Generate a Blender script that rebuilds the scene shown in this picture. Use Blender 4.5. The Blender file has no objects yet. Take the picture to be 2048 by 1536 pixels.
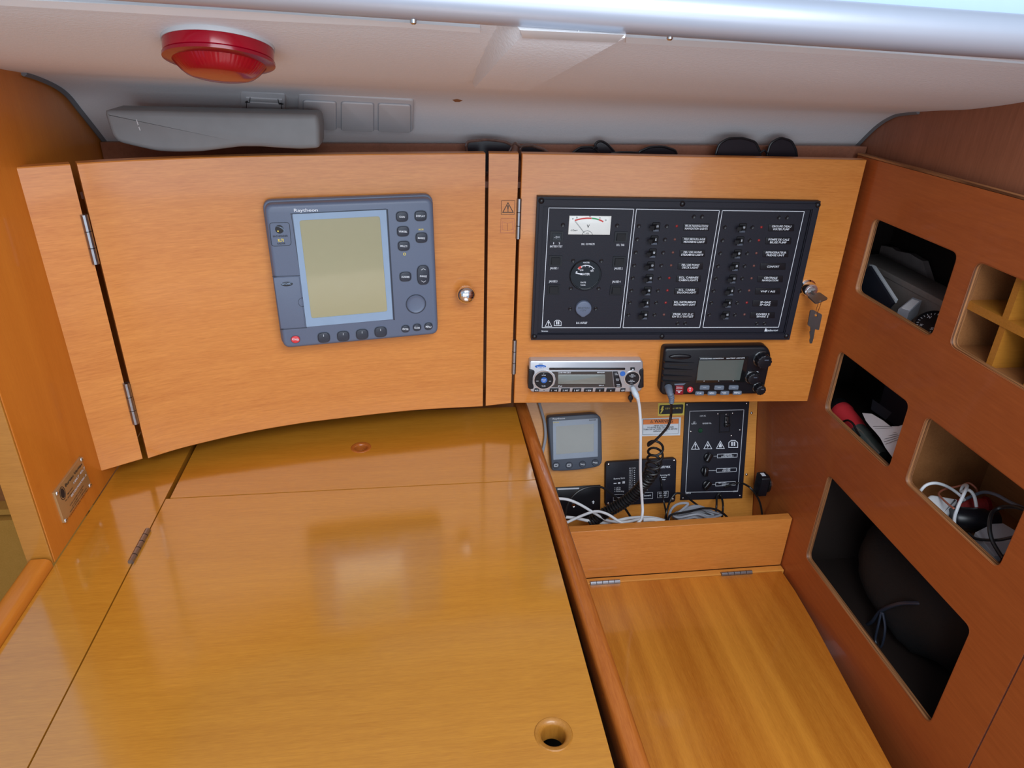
import bpy, math, random
from mathutils import Vector, Matrix, geometry
random.seed(7)
SC = bpy.context.scene
COL = SC.collection
R = math.radians

# ------------------------------------------------------------------ camera
FPX, CX, CY, EYE = 1415.0, 1024.0, 768.0, 0.7
_D = Vector((-205, -725, FPX)).normalized()
_V = Vector((-88, 2780, FPX)); _V = (_V - _D * _V.dot(_D)).normalized()
_X = _V.cross(_D)
CAM = Vector((0, 0, EYE))
def towards(r):                       # camera axes (x right, y down, z ahead) to the world
    return Vector((r.dot(_X), r.dot(_D), -r.dot(_V)))
def ray(px, py): return towards(Vector((px - CX, py - CY, FPX)))
def onx(px, py, x): r = ray(px, py); return CAM + r * (x / r.x)
def ony(px, py, y): r = ray(px, py); return CAM + r * (y / r.y)
def onz(px, py, z): r = ray(px, py); return CAM + r * ((z - EYE) / r.z)
cd = bpy.data.cameras.new('camera'); cam = bpy.data.objects.new('camera', cd); COL.objects.link(cam)
cd.sensor_width = 36; cd.lens = 36 * FPX / 2048; cd.clip_start = 0.01
a, b, c = towards(Vector((1, 0, 0))), towards(Vector((0, -1, 0))), towards(Vector((0, 0, -1)))
cam.matrix_world = Matrix(((a.x, b.x, c.x, 0), (a.y, b.y, c.y, 0), (a.z, b.z, c.z, EYE), (0, 0, 0, 1)))
SC.camera = cam

# ------------------------------------------------------------------ light
SC.view_settings.view_transform = 'Standard'; SC.view_settings.look = 'None'
SC.view_settings.gamma = 1; SC.view_settings.use_curve_mapping = False
SC.view_settings.exposure = 0.12
wd = bpy.data.worlds.new('world'); SC.world = wd; wd.use_nodes = True
bg = wd.node_tree.nodes['Background']; bg.inputs[0].default_value = (0.62, 0.78, 1.0, 1); bg.inputs[1].default_value = 0.55
def area(name, loc, to, sx, sy, power, col):
    l = bpy.data.lights.new(name, 'AREA'); l.shape = 'RECTANGLE'; l.size = sx; l.size_y = sy
    l.energy = power; l.color = col
    o = bpy.data.objects.new(name, l); COL.objects.link(o); o.location = loc
    o.rotation_euler = (Vector(to) - Vector(loc)).to_track_quat('-Z', 'Y').to_euler(); return o
area('companionway_daylight', (0.32, -0.45, 1.28), (0.10, 0.85, 0.05), 1.1, 0.8, 24, (0.86, 0.93, 1.0))
area('hatch_skylight', (0.7, 0.1, 2.0), (0.6, 0.9, 0.75), 0.9, 0.9, 2.6, (0.36, 0.70, 1.0))
area('cabin_fill', (0.1, -1.5, 0.30), (0.1, 1.1, 0.5), 2.2, 0.8, 18, (0.80, 0.90, 1.0))  # unseen fill light added behind the camera to brighten the liner

# ------------------------------------------------------------------ frames and mesh helpers
class Fr:
    def __init__(s, o, U, V):
        s.o = Vector(o); s.U = Vector(U).normalized(); s.V = Vector(V).normalized(); s.N = s.U.cross(s.V)
        s.m = Matrix(((s.U.x, s.V.x, s.N.x, s.o.x), (s.U.y, s.V.y, s.N.y, s.o.y), (s.U.z, s.V.z, s.N.z, s.o.z), (0, 0, 0, 1)))
    def at(s, px, py, w=0.0):
        r = ray(px, py); p = s.o + s.N * w
        q = CAM + r * ((p - CAM).dot(s.N) / r.dot(s.N)) - p
        return (q.dot(s.U), q.dot(s.V))
    def q(s, pts, w=0.0): return [s.at(x, y, w) for x, y in pts]
    def k(s, px, py, w=0.0):          # metres per pixel across
        a, b = s.at(px - 5, py, w), s.at(px + 5, py, w); return math.hypot(b[0] - a[0], b[1] - a[1]) / 10
    def kv(s, px, py, w=0.0):
        a, b = s.at(px, py - 5, w), s.at(px, py + 5, w); return math.hypot(b[0] - a[0], b[1] - a[1]) / 10
    def loc(s, P): d = Vector(P) - s.o; return (d.dot(s.U), d.dot(s.V), d.dot(s.N))
W = Fr((0, 0, 0), (1, 0, 0), (0, 1, 0))

def ccw(l):
    a = sum(l[i - 1][0] * l[i][1] - l[i][0] * l[i - 1][1] for i in range(len(l)))
    return list(l) if a > 0 else list(reversed(l))
def inset(l, d):
    n = len(l); out = []
    for i in range(n):
        p, c, q = Vector(l[i - 1]), Vector(l[i]), Vector(l[(i + 1) % n])
        a, b = (c - p), (q - c)
        if a.length < 1e-9 or b.length < 1e-9: out.append(tuple(c)); continue
        a.normalize(); b.normalize()
        na, nb = Vector((-a.y, a.x)), Vector((-b.y, b.x)); m = na + nb
        if m.length < 1e-6: out.append(tuple(c)); continue
        m.normalize(); t = d / max(0.4, m.dot(na)); out.append((c.x + m.x * t, c.y + m.y * t))
    return out
def rnd(l, r, seg=4):                 # round the corners of a polygon
    l = ccw(l); n = len(l); out = []
    for i in range(n):
        p, c, q = Vector(l[i - 1]), Vector(l[i]), Vector(l[(i + 1) % n])
        ri = r[i] if isinstance(r, (list, tuple)) else r
        t = min(ri, 0.48 * (p - c).length, 0.48 * (q - c).length)
        s, e = c + (p - c).normalized() * t, c + (q - c).normalized() * t
        for k in range(seg + 1):
            f = k / seg; x = s * (1 - f) ** 2 + c * (2 * f * (1 - f)) + e * f * f
            x = x * 0.75 + (s * (1 - f) + e * f) * 0.0 + x * 0.25
            out.append((x.x, x.y))
    return out
def rect(u0, v0, u1, v1): return [(u0, v0), (u1, v0), (u1, v1), (u0, v1)]
def ell(c, rx, ry=None, n=20, a0=0.0):
    ry = ry or rx
    return [(c[0] + rx * math.cos(a0 + 2 * math.pi * i / n), c[1] + ry * math.sin(a0 + 2 * math.pi * i / n)) for i in range(n)]
def spline(pts, n=6):
    P = [Vector(p) for p in pts]; out = []
    for i in range(len(P) - 1):
        a, b, c, d = P[max(i - 1, 0)], P[i], P[i + 1], P[min(i + 2, len(P) - 1)]
        for k in range(n):
            t = k / n
            out.append(0.5 * ((2 * b) + (c - a) * t + (2 * a - 5 * b + 4 * c - d) * t * t + (3 * b - a - 3 * c + d) * t ** 3))
    out.append(P[-1]); return out

_tx = {}
def glyphs(s):
    if s not in _tx:
        cu = bpy.data.curves.new('text', 'FONT'); cu.body = s; cu.size = 1; cu.resolution_u = 2; cu.offset = 0.016
        ob = bpy.data.objects.new('text', cu); me = bpy.data.meshes.new_from_object(ob)
        _tx[s] = ([(v.co.x, v.co.y) for v in me.vertices], [tuple(p.vertices) for p in me.polygons])
        bpy.data.meshes.remove(me); bpy.data.objects.remove(ob); bpy.data.curves.remove(cu)
    return _tx[s]

class G:
    def __init__(s): s.v = []; s.f = []
    def add(s, vs, fs):
        n = len(s.v); s.v += [tuple(v) for v in vs]; s.f += [tuple(i + n for i in f) for f in fs]; return s
    def prism(s, l, w0, w1, bev=0.0, back=0.0):
        l = ccw(l); n = len(l); rings = []
        if back: rings += [(inset(l, back), w0), (l, w0 + back)]
        else: rings.append((l, w0))
        if bev:
            for k in range(4):
                t = k / 3 * math.pi / 2; rings.append((inset(l, bev * (1 - math.cos(t))), w1 - bev + bev * math.sin(t)))
        else: rings.append((l, w1))
        vs = [(p[0], p[1], w) for r, w in rings for p in r]; fs = []
        for k in range(len(rings) - 1):
            for i in range(n):
                j = (i + 1) % n; fs.append((k * n + i, k * n + j, (k + 1) * n + j, (k + 1) * n + i))
        m = (len(rings) - 1) * n
        fs.append(tuple(range(m, m + n))); fs.append(tuple(reversed(range(n))))
        return s.add(vs, fs)
    def plate(s, outer, holes, w0, w1, rims=True):
        loops = [ccw(outer)] + [list(reversed(ccw(h))) for h in holes]
        flat = [p for l in loops for p in l]; n = len(flat)
        tris = geometry.tessellate_polygon([[Vector((p[0], p[1], 0)) for p in l] for l in loops])
        vs = [(p[0], p[1], w1) for p in flat] + [(p[0], p[1], w0) for p in flat]; fs = []
        for t in tris:
            a, b, c = (Vector(flat[i]) for i in t)
            if (b - a).cross(c - a) < 0: t = tuple(reversed(t))
            fs.append(tuple(t)); fs.append(tuple(i + n for i in reversed(t)))
        k = 0
        for li, l in enumerate(loops):
            m = len(l)
            if li == 0 or rims:
                for i in range(m):
                    j = (i + 1) % m; fs.append((k + n + i, k + n + j, k + j, k + i))
            k += m
        return s.add(vs, fs)
    def ring(s, outer, inner, w0, w1): return s.plate(outer, [inner], w0, w1)
    def box(s, u0, v0, w0, u1, v1, w1, bev=0.0): return s.prism(rect(u0, v0, u1, v1), w0, w1, bev)
    def lathe(s, c, prof, n=24, capa=True, capb=True, M=None):
        vs = []; fs = []
        for r, w in prof:
            for i in range(n):
                t = 2 * math.pi * i / n; p = Vector((r * math.cos(t), r * math.sin(t), w))
                if M is not None: p = M @ p
                vs.append((c[0] + p.x, c[1] + p.y, (c[2] if len(c) > 2 else 0) + p.z))
        for k in range(len(prof) - 1):
            for i in range(n):
                j = (i + 1) % n; fs.append((k * n + i, k * n + j, (k + 1) * n + j, (k + 1) * n + i))
        if capa: fs.append(tuple(reversed(range(n))))
        if capb: fs.append(tuple(range((len(prof) - 1) * n, len(prof) * n)))
        return s.add(vs, fs)
    def dome(s, c, r, w0, h, n=14):
        return s.lathe(c, [(r, w0)] + [(r * math.cos(t), w0 + h * math.sin(t)) for t in (R(30), R(60), R(82))], n)
    def tube(s, pts, r, n=8, caps=True):
        P = [Vector(p) for p in pts]; m = len(P); vs = []; fs = []
        T = [(P[min(i + 1, m - 1)] - P[max(i - 1, 0)]).normalized() for i in range(m)]
        ref = Vector((0, 0, 1)) if abs(T[0].z) < 0.9 else Vector((1, 0, 0))
        nx = T[0].cross(ref).normalized()
        for i in range(m):
            nx = (nx - T[i] * nx.dot(T[i])).normalized(); ny = T[i].cross(nx)
            ri = r[i] if isinstance(r, (list, tuple)) else r
            for k in range(n):
                t = 2 * math.pi * k / n; vs.append(P[i] + nx * (ri * math.cos(t)) + ny * (ri * math.sin(t)))
        for i in range(m - 1):
            for k in range(n):
                j = (k + 1) % n; fs.append((i * n + k, i * n + j, (i + 1) * n + j, (i + 1) * n + k))
        if caps: fs.append(tuple(reversed(range(n)))); fs.append(tuple(range((m - 1) * n, m * n)))
        return s.add(vs, fs)
    def text(s, fr, t, x0, y0, x1, y1, h, w):
        vs, fs = glyphs(t)
        if not vs: return s
        lo, hi = min(v[0] for v in vs), max(v[0] for v in vs); top = max(v[1] for v in vs); top = max(top, 0.5)
        a, b = Vector(fr.at(x0, y0, w)), Vector(fr.at(x1, y1, w)); e = (b - a) / (hi - lo)
        up = Vector((-e.y, e.x)).normalized() * (h * fr.kv((x0 + x1) / 2, y0, w) / top)
        return s.add([(a.x + e.x * (x - lo) + up.x * y, a.y + e.y * (x - lo) + up.y * y, w) for x, y in vs], fs)
    def ctext(s, fr, t, x, y, wpx, h, w, dy=0.0):
        return s.text(fr, t, x - wpx / 2, y + h / 2 - dy, x + wpx / 2, y + h / 2 + dy, h, w)
    def line(s, fr, pts, wd, w0, w1, closed=False):
        P = fr.q(pts, w1); n = len(P)
        for i in range(n if closed else n - 1):
            a, b = Vector(P[i]), Vector(P[(i + 1) % n]); d = (b - a).normalized(); m = Vector((-d.y, d.x)) * wd / 2
            a, b = a - d * wd / 2, b + d * wd / 2
            s.prism([tuple(a - m), tuple(b - m), tuple(b + m), tuple(a + m)], w0, w1)
        return s
    def mesh(s, name, off, mat, ang):
        me = bpy.data.meshes.new(name)
        me.from_pydata([(v[0] - off[0], v[1] - off[1], v[2] - off[2]) for v in s.v], [], s.f); me.validate()
        me.materials.append(mat)
        me.polygons.foreach_set('use_smooth', [len(p.vertices) <= 4 for p in me.polygons]); me.set_sharp_from_angle(angle=R(ang)); me.update()
        return me
OFF = {}
def conv(g, f0, f1):                  # the same shape in the axes of another frame
    m = f1.m.inverted() @ f0.m; g.v = [tuple(m @ Vector(v)) for v in g.v]; return g
def tag(o, label=None, cat=None, group=None, kind=None):
    for k, v in (('label', label), ('category', cat), ('group', group), ('kind', kind)):
        if v: o[k] = v
def thing(name, label, cat, fr=W, o=(0, 0, 0), group=None):
    o = tuple(o) if len(o) == 3 else (o[0], o[1], 0.0)
    e = bpy.data.objects.new(name, None); e.empty_display_size = 0.02; COL.objects.link(e)
    e.matrix_world = fr.m @ Matrix.Translation(o); OFF[e.name] = o; tag(e, label, cat, group); return e
def part(name, g, mat, parent, label=None, kind=None, ang=35):
    if 'lettering' in name or name in ('print', 'dial_print', 'gauge_print', 'badge', 'seam', 'plywood_edge'): kind = kind or 'stuff'
    off = OFF[parent.name]; o = bpy.data.objects.new(name, g.mesh(name, off, mat, ang)); COL.objects.link(o)
    o.parent = parent; OFF[o.name] = off; tag(o, label, None, None, kind); return o
def single(name, g, mat, label, cat, fr=W, o=(0, 0, 0), group=None, kind=None, ang=35):
    o = tuple(o) if len(o) == 3 else (o[0], o[1], 0.0)
    ob = bpy.data.objects.new(name, g.mesh(name, o, mat, ang)); COL.objects.link(ob)
    ob.matrix_world = fr.m @ Matrix.Translation(o); OFF[ob.name] = o; tag(ob, label, cat, group, kind); return ob
def struct(name, g, mat, fr=W, label=None, ang=35):
    return single(name, g, mat, label, None, fr, kind='structure', ang=ang)
def copies(src, spots):               # further pieces sharing the mesh of src, moved in the frame of their parent
    for d in spots:
        c = src.copy(); COL.objects.link(c); c.parent = src.parent; c.location = src.location + Vector(d)

# ------------------------------------------------------------------ materials
def mat(name, col, rough=0.5, metal=0.0, coat=0.0, noise=0.06, scale=60.0, bump=0.0, trans=0.0, spec=0.5, emit=None, alpha=1.0):
    m = bpy.data.materials.new(name); m.use_nodes = True; nt = m.node_tree; n, l = nt.nodes, nt.links
    p = n['Principled BSDF']; tc = n.new('ShaderNodeTexCoord'); nz = n.new('ShaderNodeTexNoise')
    nz.inputs['Scale'].default_value = scale; nz.inputs['Detail'].default_value = 4; l.new(tc.outputs['Object'], nz.inputs['Vector'])
    mx = n.new('ShaderNodeMixRGB'); mx.inputs[1].default_value = [c * (1 - noise) for c in col] + [1]
    mx.inputs[2].default_value = [min(1, c * (1 + noise)) for c in col] + [1]
    l.new(nz.outputs['Fac'], mx.inputs[0]); l.new(mx.outputs[0], p.inputs['Base Color'])
    p.inputs['Roughness'].default_value = rough; p.inputs['Metallic'].default_value = metal
    p.inputs['Coat Weight'].default_value = coat; p.inputs['Coat Roughness'].default_value = 0.06
    p.inputs['Transmission Weight'].default_value = trans; p.inputs['Specular IOR Level'].default_value = spec
    p.inputs['Alpha'].default_value = alpha
    if bump:
        b = n.new('ShaderNodeBump'); b.inputs['Strength'].default_value = bump; b.inputs['Distance'].default_value = 0.002
        l.new(nz.outputs['Fac'], b.inputs['Height']); l.new(b.outputs[0], p.inputs['Normal'])
    return m
def wood(name, dark, light, axis=0, rough=0.3, coat=0.4, fine=330.0, broad=7.0, planks=0.0, coatr=0.08, var=0.28, cior=1.5):
    m = bpy.data.materials.new(name); m.use_nodes = True; nt = m.node_tree; n, l = nt.nodes, nt.links
    p = n['Principled BSDF']; tc = n.new('ShaderNodeTexCoord')
    def noise(across, along, det):
        mp = n.new('ShaderNodeMapping'); s = [across] * 3
        for q_ in (axis if isinstance(axis, tuple) else (axis,)): s[q_] = along
        mp.inputs['Scale'].default_value = s
        l.new(tc.outputs['Object'], mp.inputs['Vector'])
        z = n.new('ShaderNodeTexNoise'); z.inputs['Scale'].default_value = 1; z.inputs['Detail'].default_value = det
        l.new(mp.outputs[0], z.inputs['Vector']); return z.outputs['Fac']
    def mixf(a, b, f):
        q = n.new('ShaderNodeMath'); q.operation = 'MULTIPLY'; q.inputs[1].default_value = 1 - f; l.new(a, q.inputs[0])
        q2 = n.new('ShaderNodeMath'); q2.operation = 'MULTIPLY_ADD'; q2.inputs[1].default_value = f; l.new(b, q2.inputs[0]); l.new(q.outputs[0], q2.inputs[2])
        return q2.outputs[0]
    f = mixf(noise(fine, fine * 0.06, 3), noise(fine * 2.4, fine * 0.22, 2), 0.5)
    bump_h = f
    f = mixf(f, noise(broad * 4, broad * 0.22, 3), var)
    if planks: f = mixf(f, noise(planks, planks * 0.02, 1), 0.5)
    rp = n.new('ShaderNodeValToRGB'); l.new(f, rp.inputs[0])
    rp.color_ramp.elements[0].position = 0.33; rp.color_ramp.elements[0].color = list(dark) + [1]
    rp.color_ramp.elements[1].position = 0.66; rp.color_ramp.elements[1].color = list(light) + [1]
    l.new(rp.outputs[0], p.inputs['Base Color'])
    p.inputs['Roughness'].default_value = rough; p.inputs['Coat Weight'].default_value = coat; p.inputs['Coat Roughness'].default_value = coatr; p.inputs['Coat IOR'].default_value = cior
    b = n.new('ShaderNodeBump'); b.inputs['Strength'].default_value = 0.06; b.inputs['Distance'].default_value = 0.0006
    l.new(bump_h, b.inputs['Height']); l.new(b.outputs[0], p.inputs['Normal'])
    return m
def ply(name):
    m = bpy.data.materials.new(name); m.use_nodes = True; nt = m.node_tree; n, l = nt.nodes, nt.links
    p = n['Principled BSDF']; tc = n.new('ShaderNodeTexCoord')
    mp = n.new('ShaderNodeMapping'); mp.inputs['Scale'].default_value = (4, 4, 900); l.new(tc.outputs['Object'], mp.inputs[0])
    z = n.new('ShaderNodeTexNoise'); z.inputs['Scale'].default_value = 1; z.inputs['Detail'].default_value = 2; l.new(mp.outputs[0], z.inputs['Vector'])
    rp = n.new('ShaderNodeValToRGB'); l.new(z.outputs['Fac'], rp.inputs[0])
    rp.color_ramp.elements[0].position = 0.38; rp.color_ramp.elements[0].color = (0.10, 0.035, 0.012, 1)
    rp.color_ramp.elements[1].position = 0.62; rp.color_ramp.elements[1].color = (0.46, 0.20, 0.075, 1)
    l.new(rp.outputs[0], p.inputs['Base Color']); p.inputs['Roughness'].default_value = 0.45
    return m
DOORW = wood('door_wood', (0.53, 0.168, 0.027), (0.70, 0.270, 0.055), 0, 0.35, 0.25)
DOORC = wood('bowed_door_wood', (0.53, 0.168, 0.027), (0.70, 0.270, 0.055), (0, 1), 0.35, 0.25)
TABLEW = wood('table_wood', (0.47, 0.172, 0.010), (0.61, 0.250, 0.020), 0, 0.4, 1.0, coatr=0.13, cior=1.95)
LEFTW = wood('left_wall_wood', (0.55, 0.155, 0.013), (0.64, 0.205, 0.020), 1, 0.4, 0.3, var=0.5)
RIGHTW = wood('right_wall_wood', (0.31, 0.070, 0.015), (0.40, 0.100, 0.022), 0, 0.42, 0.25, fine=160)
UPPERW = wood('upper_wall_wood', (0.22, 0.075, 0.035), (0.31, 0.11, 0.055), 1, 0.5, 0.1, fine=160)
LIDW = wood('locker_wood', (0.46, 0.135, 0.012), (0.74, 0.29, 0.035), 1, 0.3, 0.6, fine=360, planks=28, var=0.25)
RAILW = wood('rail_wood', (0.36, 0.088, 0.012), (0.52, 0.155, 0.026), 1, 0.25, 0.8, fine=300)
BACKW = wood('recess_wood', (0.60, 0.225, 0.032), (0.74, 0.32, 0.060), 0, 0.4, 0.2)
EDGEW = wood('edge_wood', (0.36, 0.135, 0.014), (0.46, 0.185, 0.024), 2, 0.4, 0.3)
CUBW = wood('cubby_wood', (0.26, 0.10, 0.03), (0.36, 0.15, 0.05), 0, 0.5, 0.1)
SHADEW = wood('shaded_cubby_wood', (0.012, 0.006, 0.004), (0.018, 0.008, 0.005), 0, 0.7, 0.0)  # cubby wood with the shade of the deep openings put into its colour
SETW = wood('settee_wood', (0.46, 0.24, 0.04), (0.58, 0.31, 0.07), 1, 0.5, 0.1)
PLY = ply('plywood_edge')
DARK = mat('dark_void', (0.012, 0.008, 0.006), 0.8)
LINER = mat('white_liner', (0.74, 0.72, 0.73), 0.6, noise=0.03, scale=300, bump=0.25)
WHITE = mat('white_gelcoat', (0.80, 0.82, 0.84), 0.35, coat=0.2, noise=0.02)
SILVER = mat('silver_white_rail', (0.46, 0.48, 0.55), 0.36, metal=0.4, noise=0.02)
STEEL = mat('brushed_steel', (0.62, 0.62, 0.62), 0.25, 1.0)
HINGE = mat('dull_hinge_steel', (0.34, 0.34, 0.36), 0.38, 1.0)
CHROME = mat('chrome', (0.85, 0.85, 0.86), 0.06, 1.0, noise=0.01)
BLUEG = mat('blue_grey_plastic', (0.115, 0.145, 0.215), 0.42, noise=0.04, scale=400, bump=0.05)
BEZEL = mat('pale_blue_bezel', (0.26, 0.36, 0.50), 0.35)
NAVY = mat('dark_navy_rubber', (0.022, 0.028, 0.045), 0.4)
RADLCD = mat('radar_lcd', (0.36, 0.33, 0.19), 0.16, coat=1.0, noise=0.02)
BLACKP = mat('black_panel', (0.010, 0.010, 0.018), 0.5, noise=0.1, scale=500, bump=0.08, spec=0.35)
BLACK = mat('black_plastic', (0.008, 0.008, 0.011), 0.32, spec=0.4)
MATTEB = mat('matte_black', (0.008, 0.008, 0.010), 0.6, spec=0.25)
GLOSSB = mat('gloss_black', (0.008, 0.008, 0.009), 0.1, coat=0.5)
PRINT = mat('white_print', (0.72, 0.76, 0.82), 0.6)
INK = mat('black_print', (0.012, 0.012, 0.015), 0.6)
YEL = mat('yellow_print', (0.75, 0.60, 0.10), 0.6)
RED = mat('red_plastic', (0.70, 0.04, 0.05), 0.35)
REDPR = mat('red_print', (0.62, 0.06, 0.05), 0.6)
LEDR = mat('lit_red_lens', (0.30, 0.02, 0.02), 0.3)
LEDD = mat('dull_red_lens', (0.16, 0.06, 0.05), 0.4)
GREENPR = mat('green_print', (0.06, 0.36, 0.14), 0.6)
ORANGE = mat('orange_print', (0.85, 0.24, 0.05), 0.5)
BLUE = mat('blue_plastic', (0.03, 0.14, 0.50), 0.35)
DIALW = mat('dial_white', (0.78, 0.80, 0.76), 0.35, coat=0.5)
RSILVER = mat('radio_silver', (0.52, 0.54, 0.58), 0.30, metal=0.6, noise=0.03)
LCDG = mat('grey_lcd', (0.20, 0.22, 0.20), 0.14, coat=1.0)
LCDD = mat('dark_lcd', (0.10, 0.12, 0.11), 0.10, coat=1.0)
DGREY = mat('dark_grey_plastic', (0.07, 0.085, 0.115), 0.42, noise=0.04, scale=400)
GREYC = mat('grey_cover_plastic', (0.20, 0.205, 0.21), 0.5, noise=0.1, scale=40, bump=0.1)
GREYB = mat('grey_rubber', (0.13, 0.16, 0.21), 0.5)
WCABLE = mat('white_cable', (0.78, 0.80, 0.82), 0.45)
GCABLE = mat('grey_cable', (0.34, 0.36, 0.40), 0.5)
BCABLE = mat('black_cable', (0.010, 0.010, 0.011), 0.38)
SWITCHW = mat('switch_white', (0.52, 0.51, 0.52), 0.45, noise=0.03)
LAMPR = mat('red_lens', (0.60, 0.001, 0.022), 0.15, coat=0.1, trans=0.55, noise=0.02, spec=0.35)
LAMPD = mat('red_lens_rim', (0.22, 0.002, 0.012), 0.2, coat=0.1, spec=0.35)
PLATE = mat('brass_plate', (0.50, 0.32, 0.14), 0.35, metal=0.5)
TORT = mat('tortoiseshell', (0.10, 0.055, 0.045), 0.15, coat=0.6, noise=0.9, scale=110)
LENS = mat('smoked_lens', (0.016, 0.013, 0.018), 0.25, spec=0.2)
KEYM = mat('dull_key_metal', (0.20, 0.19, 0.19), 0.35, 0.9)
PAPER = mat('white_paper', (0.66, 0.68, 0.72), 0.8)
GREYBOX = mat('grey_carton', (0.24, 0.20, 0.18), 0.8, noise=0.15, scale=150)
BAGP = mat('crumpled_film', (0.42, 0.33, 0.30), 0.35, noise=0.2, bump=0.4)
CLEAR = mat('clear_plastic', (0.55, 0.58, 0.66), 0.15, trans=0.4)
BAGB = mat('black_fabric', (0.0025, 0.0025, 0.003), 0.8, noise=0.3, scale=200, bump=0.3)
NAVYBOX = mat('navy_carton', (0.012, 0.013, 0.022), 0.6)
WSTICK = mat('warning_paper', (0.70, 0.75, 0.80), 0.5)
COPPER = mat('copper_tie', (0.45, 0.14, 0.08), 0.4, noise=0.2)
GASKET = mat('grey_gasket', (0.16, 0.16, 0.17), 0.6)

# ------------------------------------------------------------------ planes of the place
XL, XR, XU = -0.5243, 0.7725, 0.797
FP = Fr((0.1739, 1.1919, 0), (0.998, -0.064, 0), (0, 0, 1))            # right-hand cabinet door
FRW = Fr((XR, 0, 0), (0, -1, 0), (0, 0, 1))                             # right wall, u = -y
FUP = Fr((XU, 0, 0), (0, -1, 0), (0, 0, 1))
FLW = Fr((XL, 0, 0), (0, 1, 0), (0, 0, 1))                              # left wall, u = y
FB = Fr((0, 1.354, -0.077), (1, 0, 0), (0, 0.3015, 0.9535))             # leaning back of the recess

LP = [(1.352, 0.492), (1.276, 0.556), (1.226, 0.5935), (1.1455, 0.619), (1.071, 0.631), (0.95, 0.652), (0.83, 0.684), (0.76, 0.708), (0.735, 0.735)]
RP = [(1.256, 0.512), (1.204, 0.559), (1.164, 0.582), (1.128, 0.591), (1.069, 0.600), (0.977, 0.613), (0.86, 0.640), (0.76, 0.682), (0.735, 0.71)]
def prof(P): return [(p.x, p.y) for p in spline([Vector((a, b, 0)) for a, b in P], 6)]
LS, RS = prof(LP), prof(RP)
def liner(x, t):                       # point of the overhead liner, t = index along the section
    f = (x - XL) / (XU - XL); i = min(int(t), len(LS) - 2); k = t - i
    l = [LS[i][j] * (1 - k) + LS[i + 1][j] * k for j in (0, 1)]; r = [RS[i][j] * (1 - k) + RS[i + 1][j] * k for j in (0, 1)]
    return Vector((x, l[0] * (1 - f) + r[0] * f, l[1] * (1 - f) + r[1] * f))
def hit_liner(px, py):
    best = None
    for ti in range(0, (len(LS) - 1) * 8):
        t = ti / 8; x = 0.0
        for _ in range(6):
            p = liner(x, t); q = ony(px, py, p.y); x = q.x
        d = abs(q.z - liner(x, t).z)
        if best is None or d < best[0]: best = (d, t, x)
    return best[2], best[1]
def liner_frame(px, py, dt=3):
    x, t = hit_liner(px, py); p = liner(x, t)
    U = liner(x + 0.05, t) - liner(x - 0.05, t); V = liner(x, max(t - dt, 0)) - liner(x, min(t + dt, len(LS) - 1))
    V = -V; U.normalize(); V = (V - U * V.dot(U)).normalized()
    f = Fr(p, U, V); return f

# ================================================================== the setting
g = G(); nx = 24; n = len(LS)
for i in range(nx + 1):
    x = XL - 0.03 + (XU + 0.03 - XL + 0.03) * i / nx
    g.v += [tuple(liner(x, k)) for k in range(n)] + [tuple(liner(x, k) + Vector((0, 0.03, 0.05))) for k in range(n)]
for i in range(nx):
    for k in range(n - 1):
        a, b = i * 2 * n + k, (i + 1) * 2 * n + k
        g.f += [(a, a + 1, b + 1, b), (a + n, b + n, b + n + 1, a + n + 1)]
ceil = struct('ceiling', g, LINER, ang=80)
# moulded beam across the liner
def before(px, py, d):
    x, t = hit_liner(px, py); p = liner(x, t); return p + (CAM - p).normalized() * d
g = G(); NB = 9; vs = []
for k in range(NB):
    f = k / (NB - 1); d = 0.085 * (1 - f) + 0.035 * f; la, rb = (949 + 97 * f, 176 - 108 * f), (1056 + 194 * f, 182 - 106 * f)
    p, q = before(*la, d), before(*rb, d); up = Vector((0, 0.012, 0.05))
    vs += [p, q, q + up + Vector((0.012, 0, 0)), p + up + Vector((-0.014 - 0.03 * f, 0, 0))]
fs = [(0, 3, 2, 1), tuple((NB - 1) * 4 + i for i in range(4))]
for k in range(NB - 1):
    for i in range(4): jn = (i + 1) % 4; fs.append((k * 4 + i, k * 4 + jn, k * 4 + 4 + jn, k * 4 + 4 + i))
g.add(vs, fs); struct('trim_1', g, LINER, ang=20)
q = [before(1041, 60, 0.040), before(1249, 70, 0.040), before(1234, 86, 0.042), before(1046, 76, 0.042)]
g = G(); up = Vector((0, 0.008, 0.0)); g.add(q + [p + up for p in q], [(3, 2, 1, 0), (4, 5, 6, 7), (0, 1, 5, 4), (1, 2, 6, 5), (2, 3, 7, 6), (3, 0, 4, 7)]); struct('trim_2', g, WHITE)
for i_, row in enumerate((((-20, -4, 10), (270, 10, 26), (540, 26, 42), (800, 44, 55), (960, 56, 66)), ((1252, 74, 86), (1500, 88, 99), (1800, 108, 118), (2100, 132, 139)))):
    A = [before(x, a, 0.006) for x, a, b in row]; B = [before(x, b, 0.006) for x, a, b in row]; m = len(row); d = Vector((0, 0.004, 0.006)); g = G()
    g.add(A + B + [p + d for p in A] + [p + d for p in B], [f for i in range(m - 1) for f in ((i, m + i, m + i + 1, i + 1), (2 * m + i, 2 * m + i + 1, 3 * m + i + 1, 3 * m + i), (i, i + 1, 2 * m + i + 1, 2 * m + i), (m + i, 3 * m + i, 3 * m + i + 1, m + i + 1))] + [(0, 2 * m, 3 * m, m), (m - 1, 2 * m - 1, 4 * m - 1, 3 * m - 1)])
    struct('trim_%d' % (8 + i_), g, WHITE)

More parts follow.
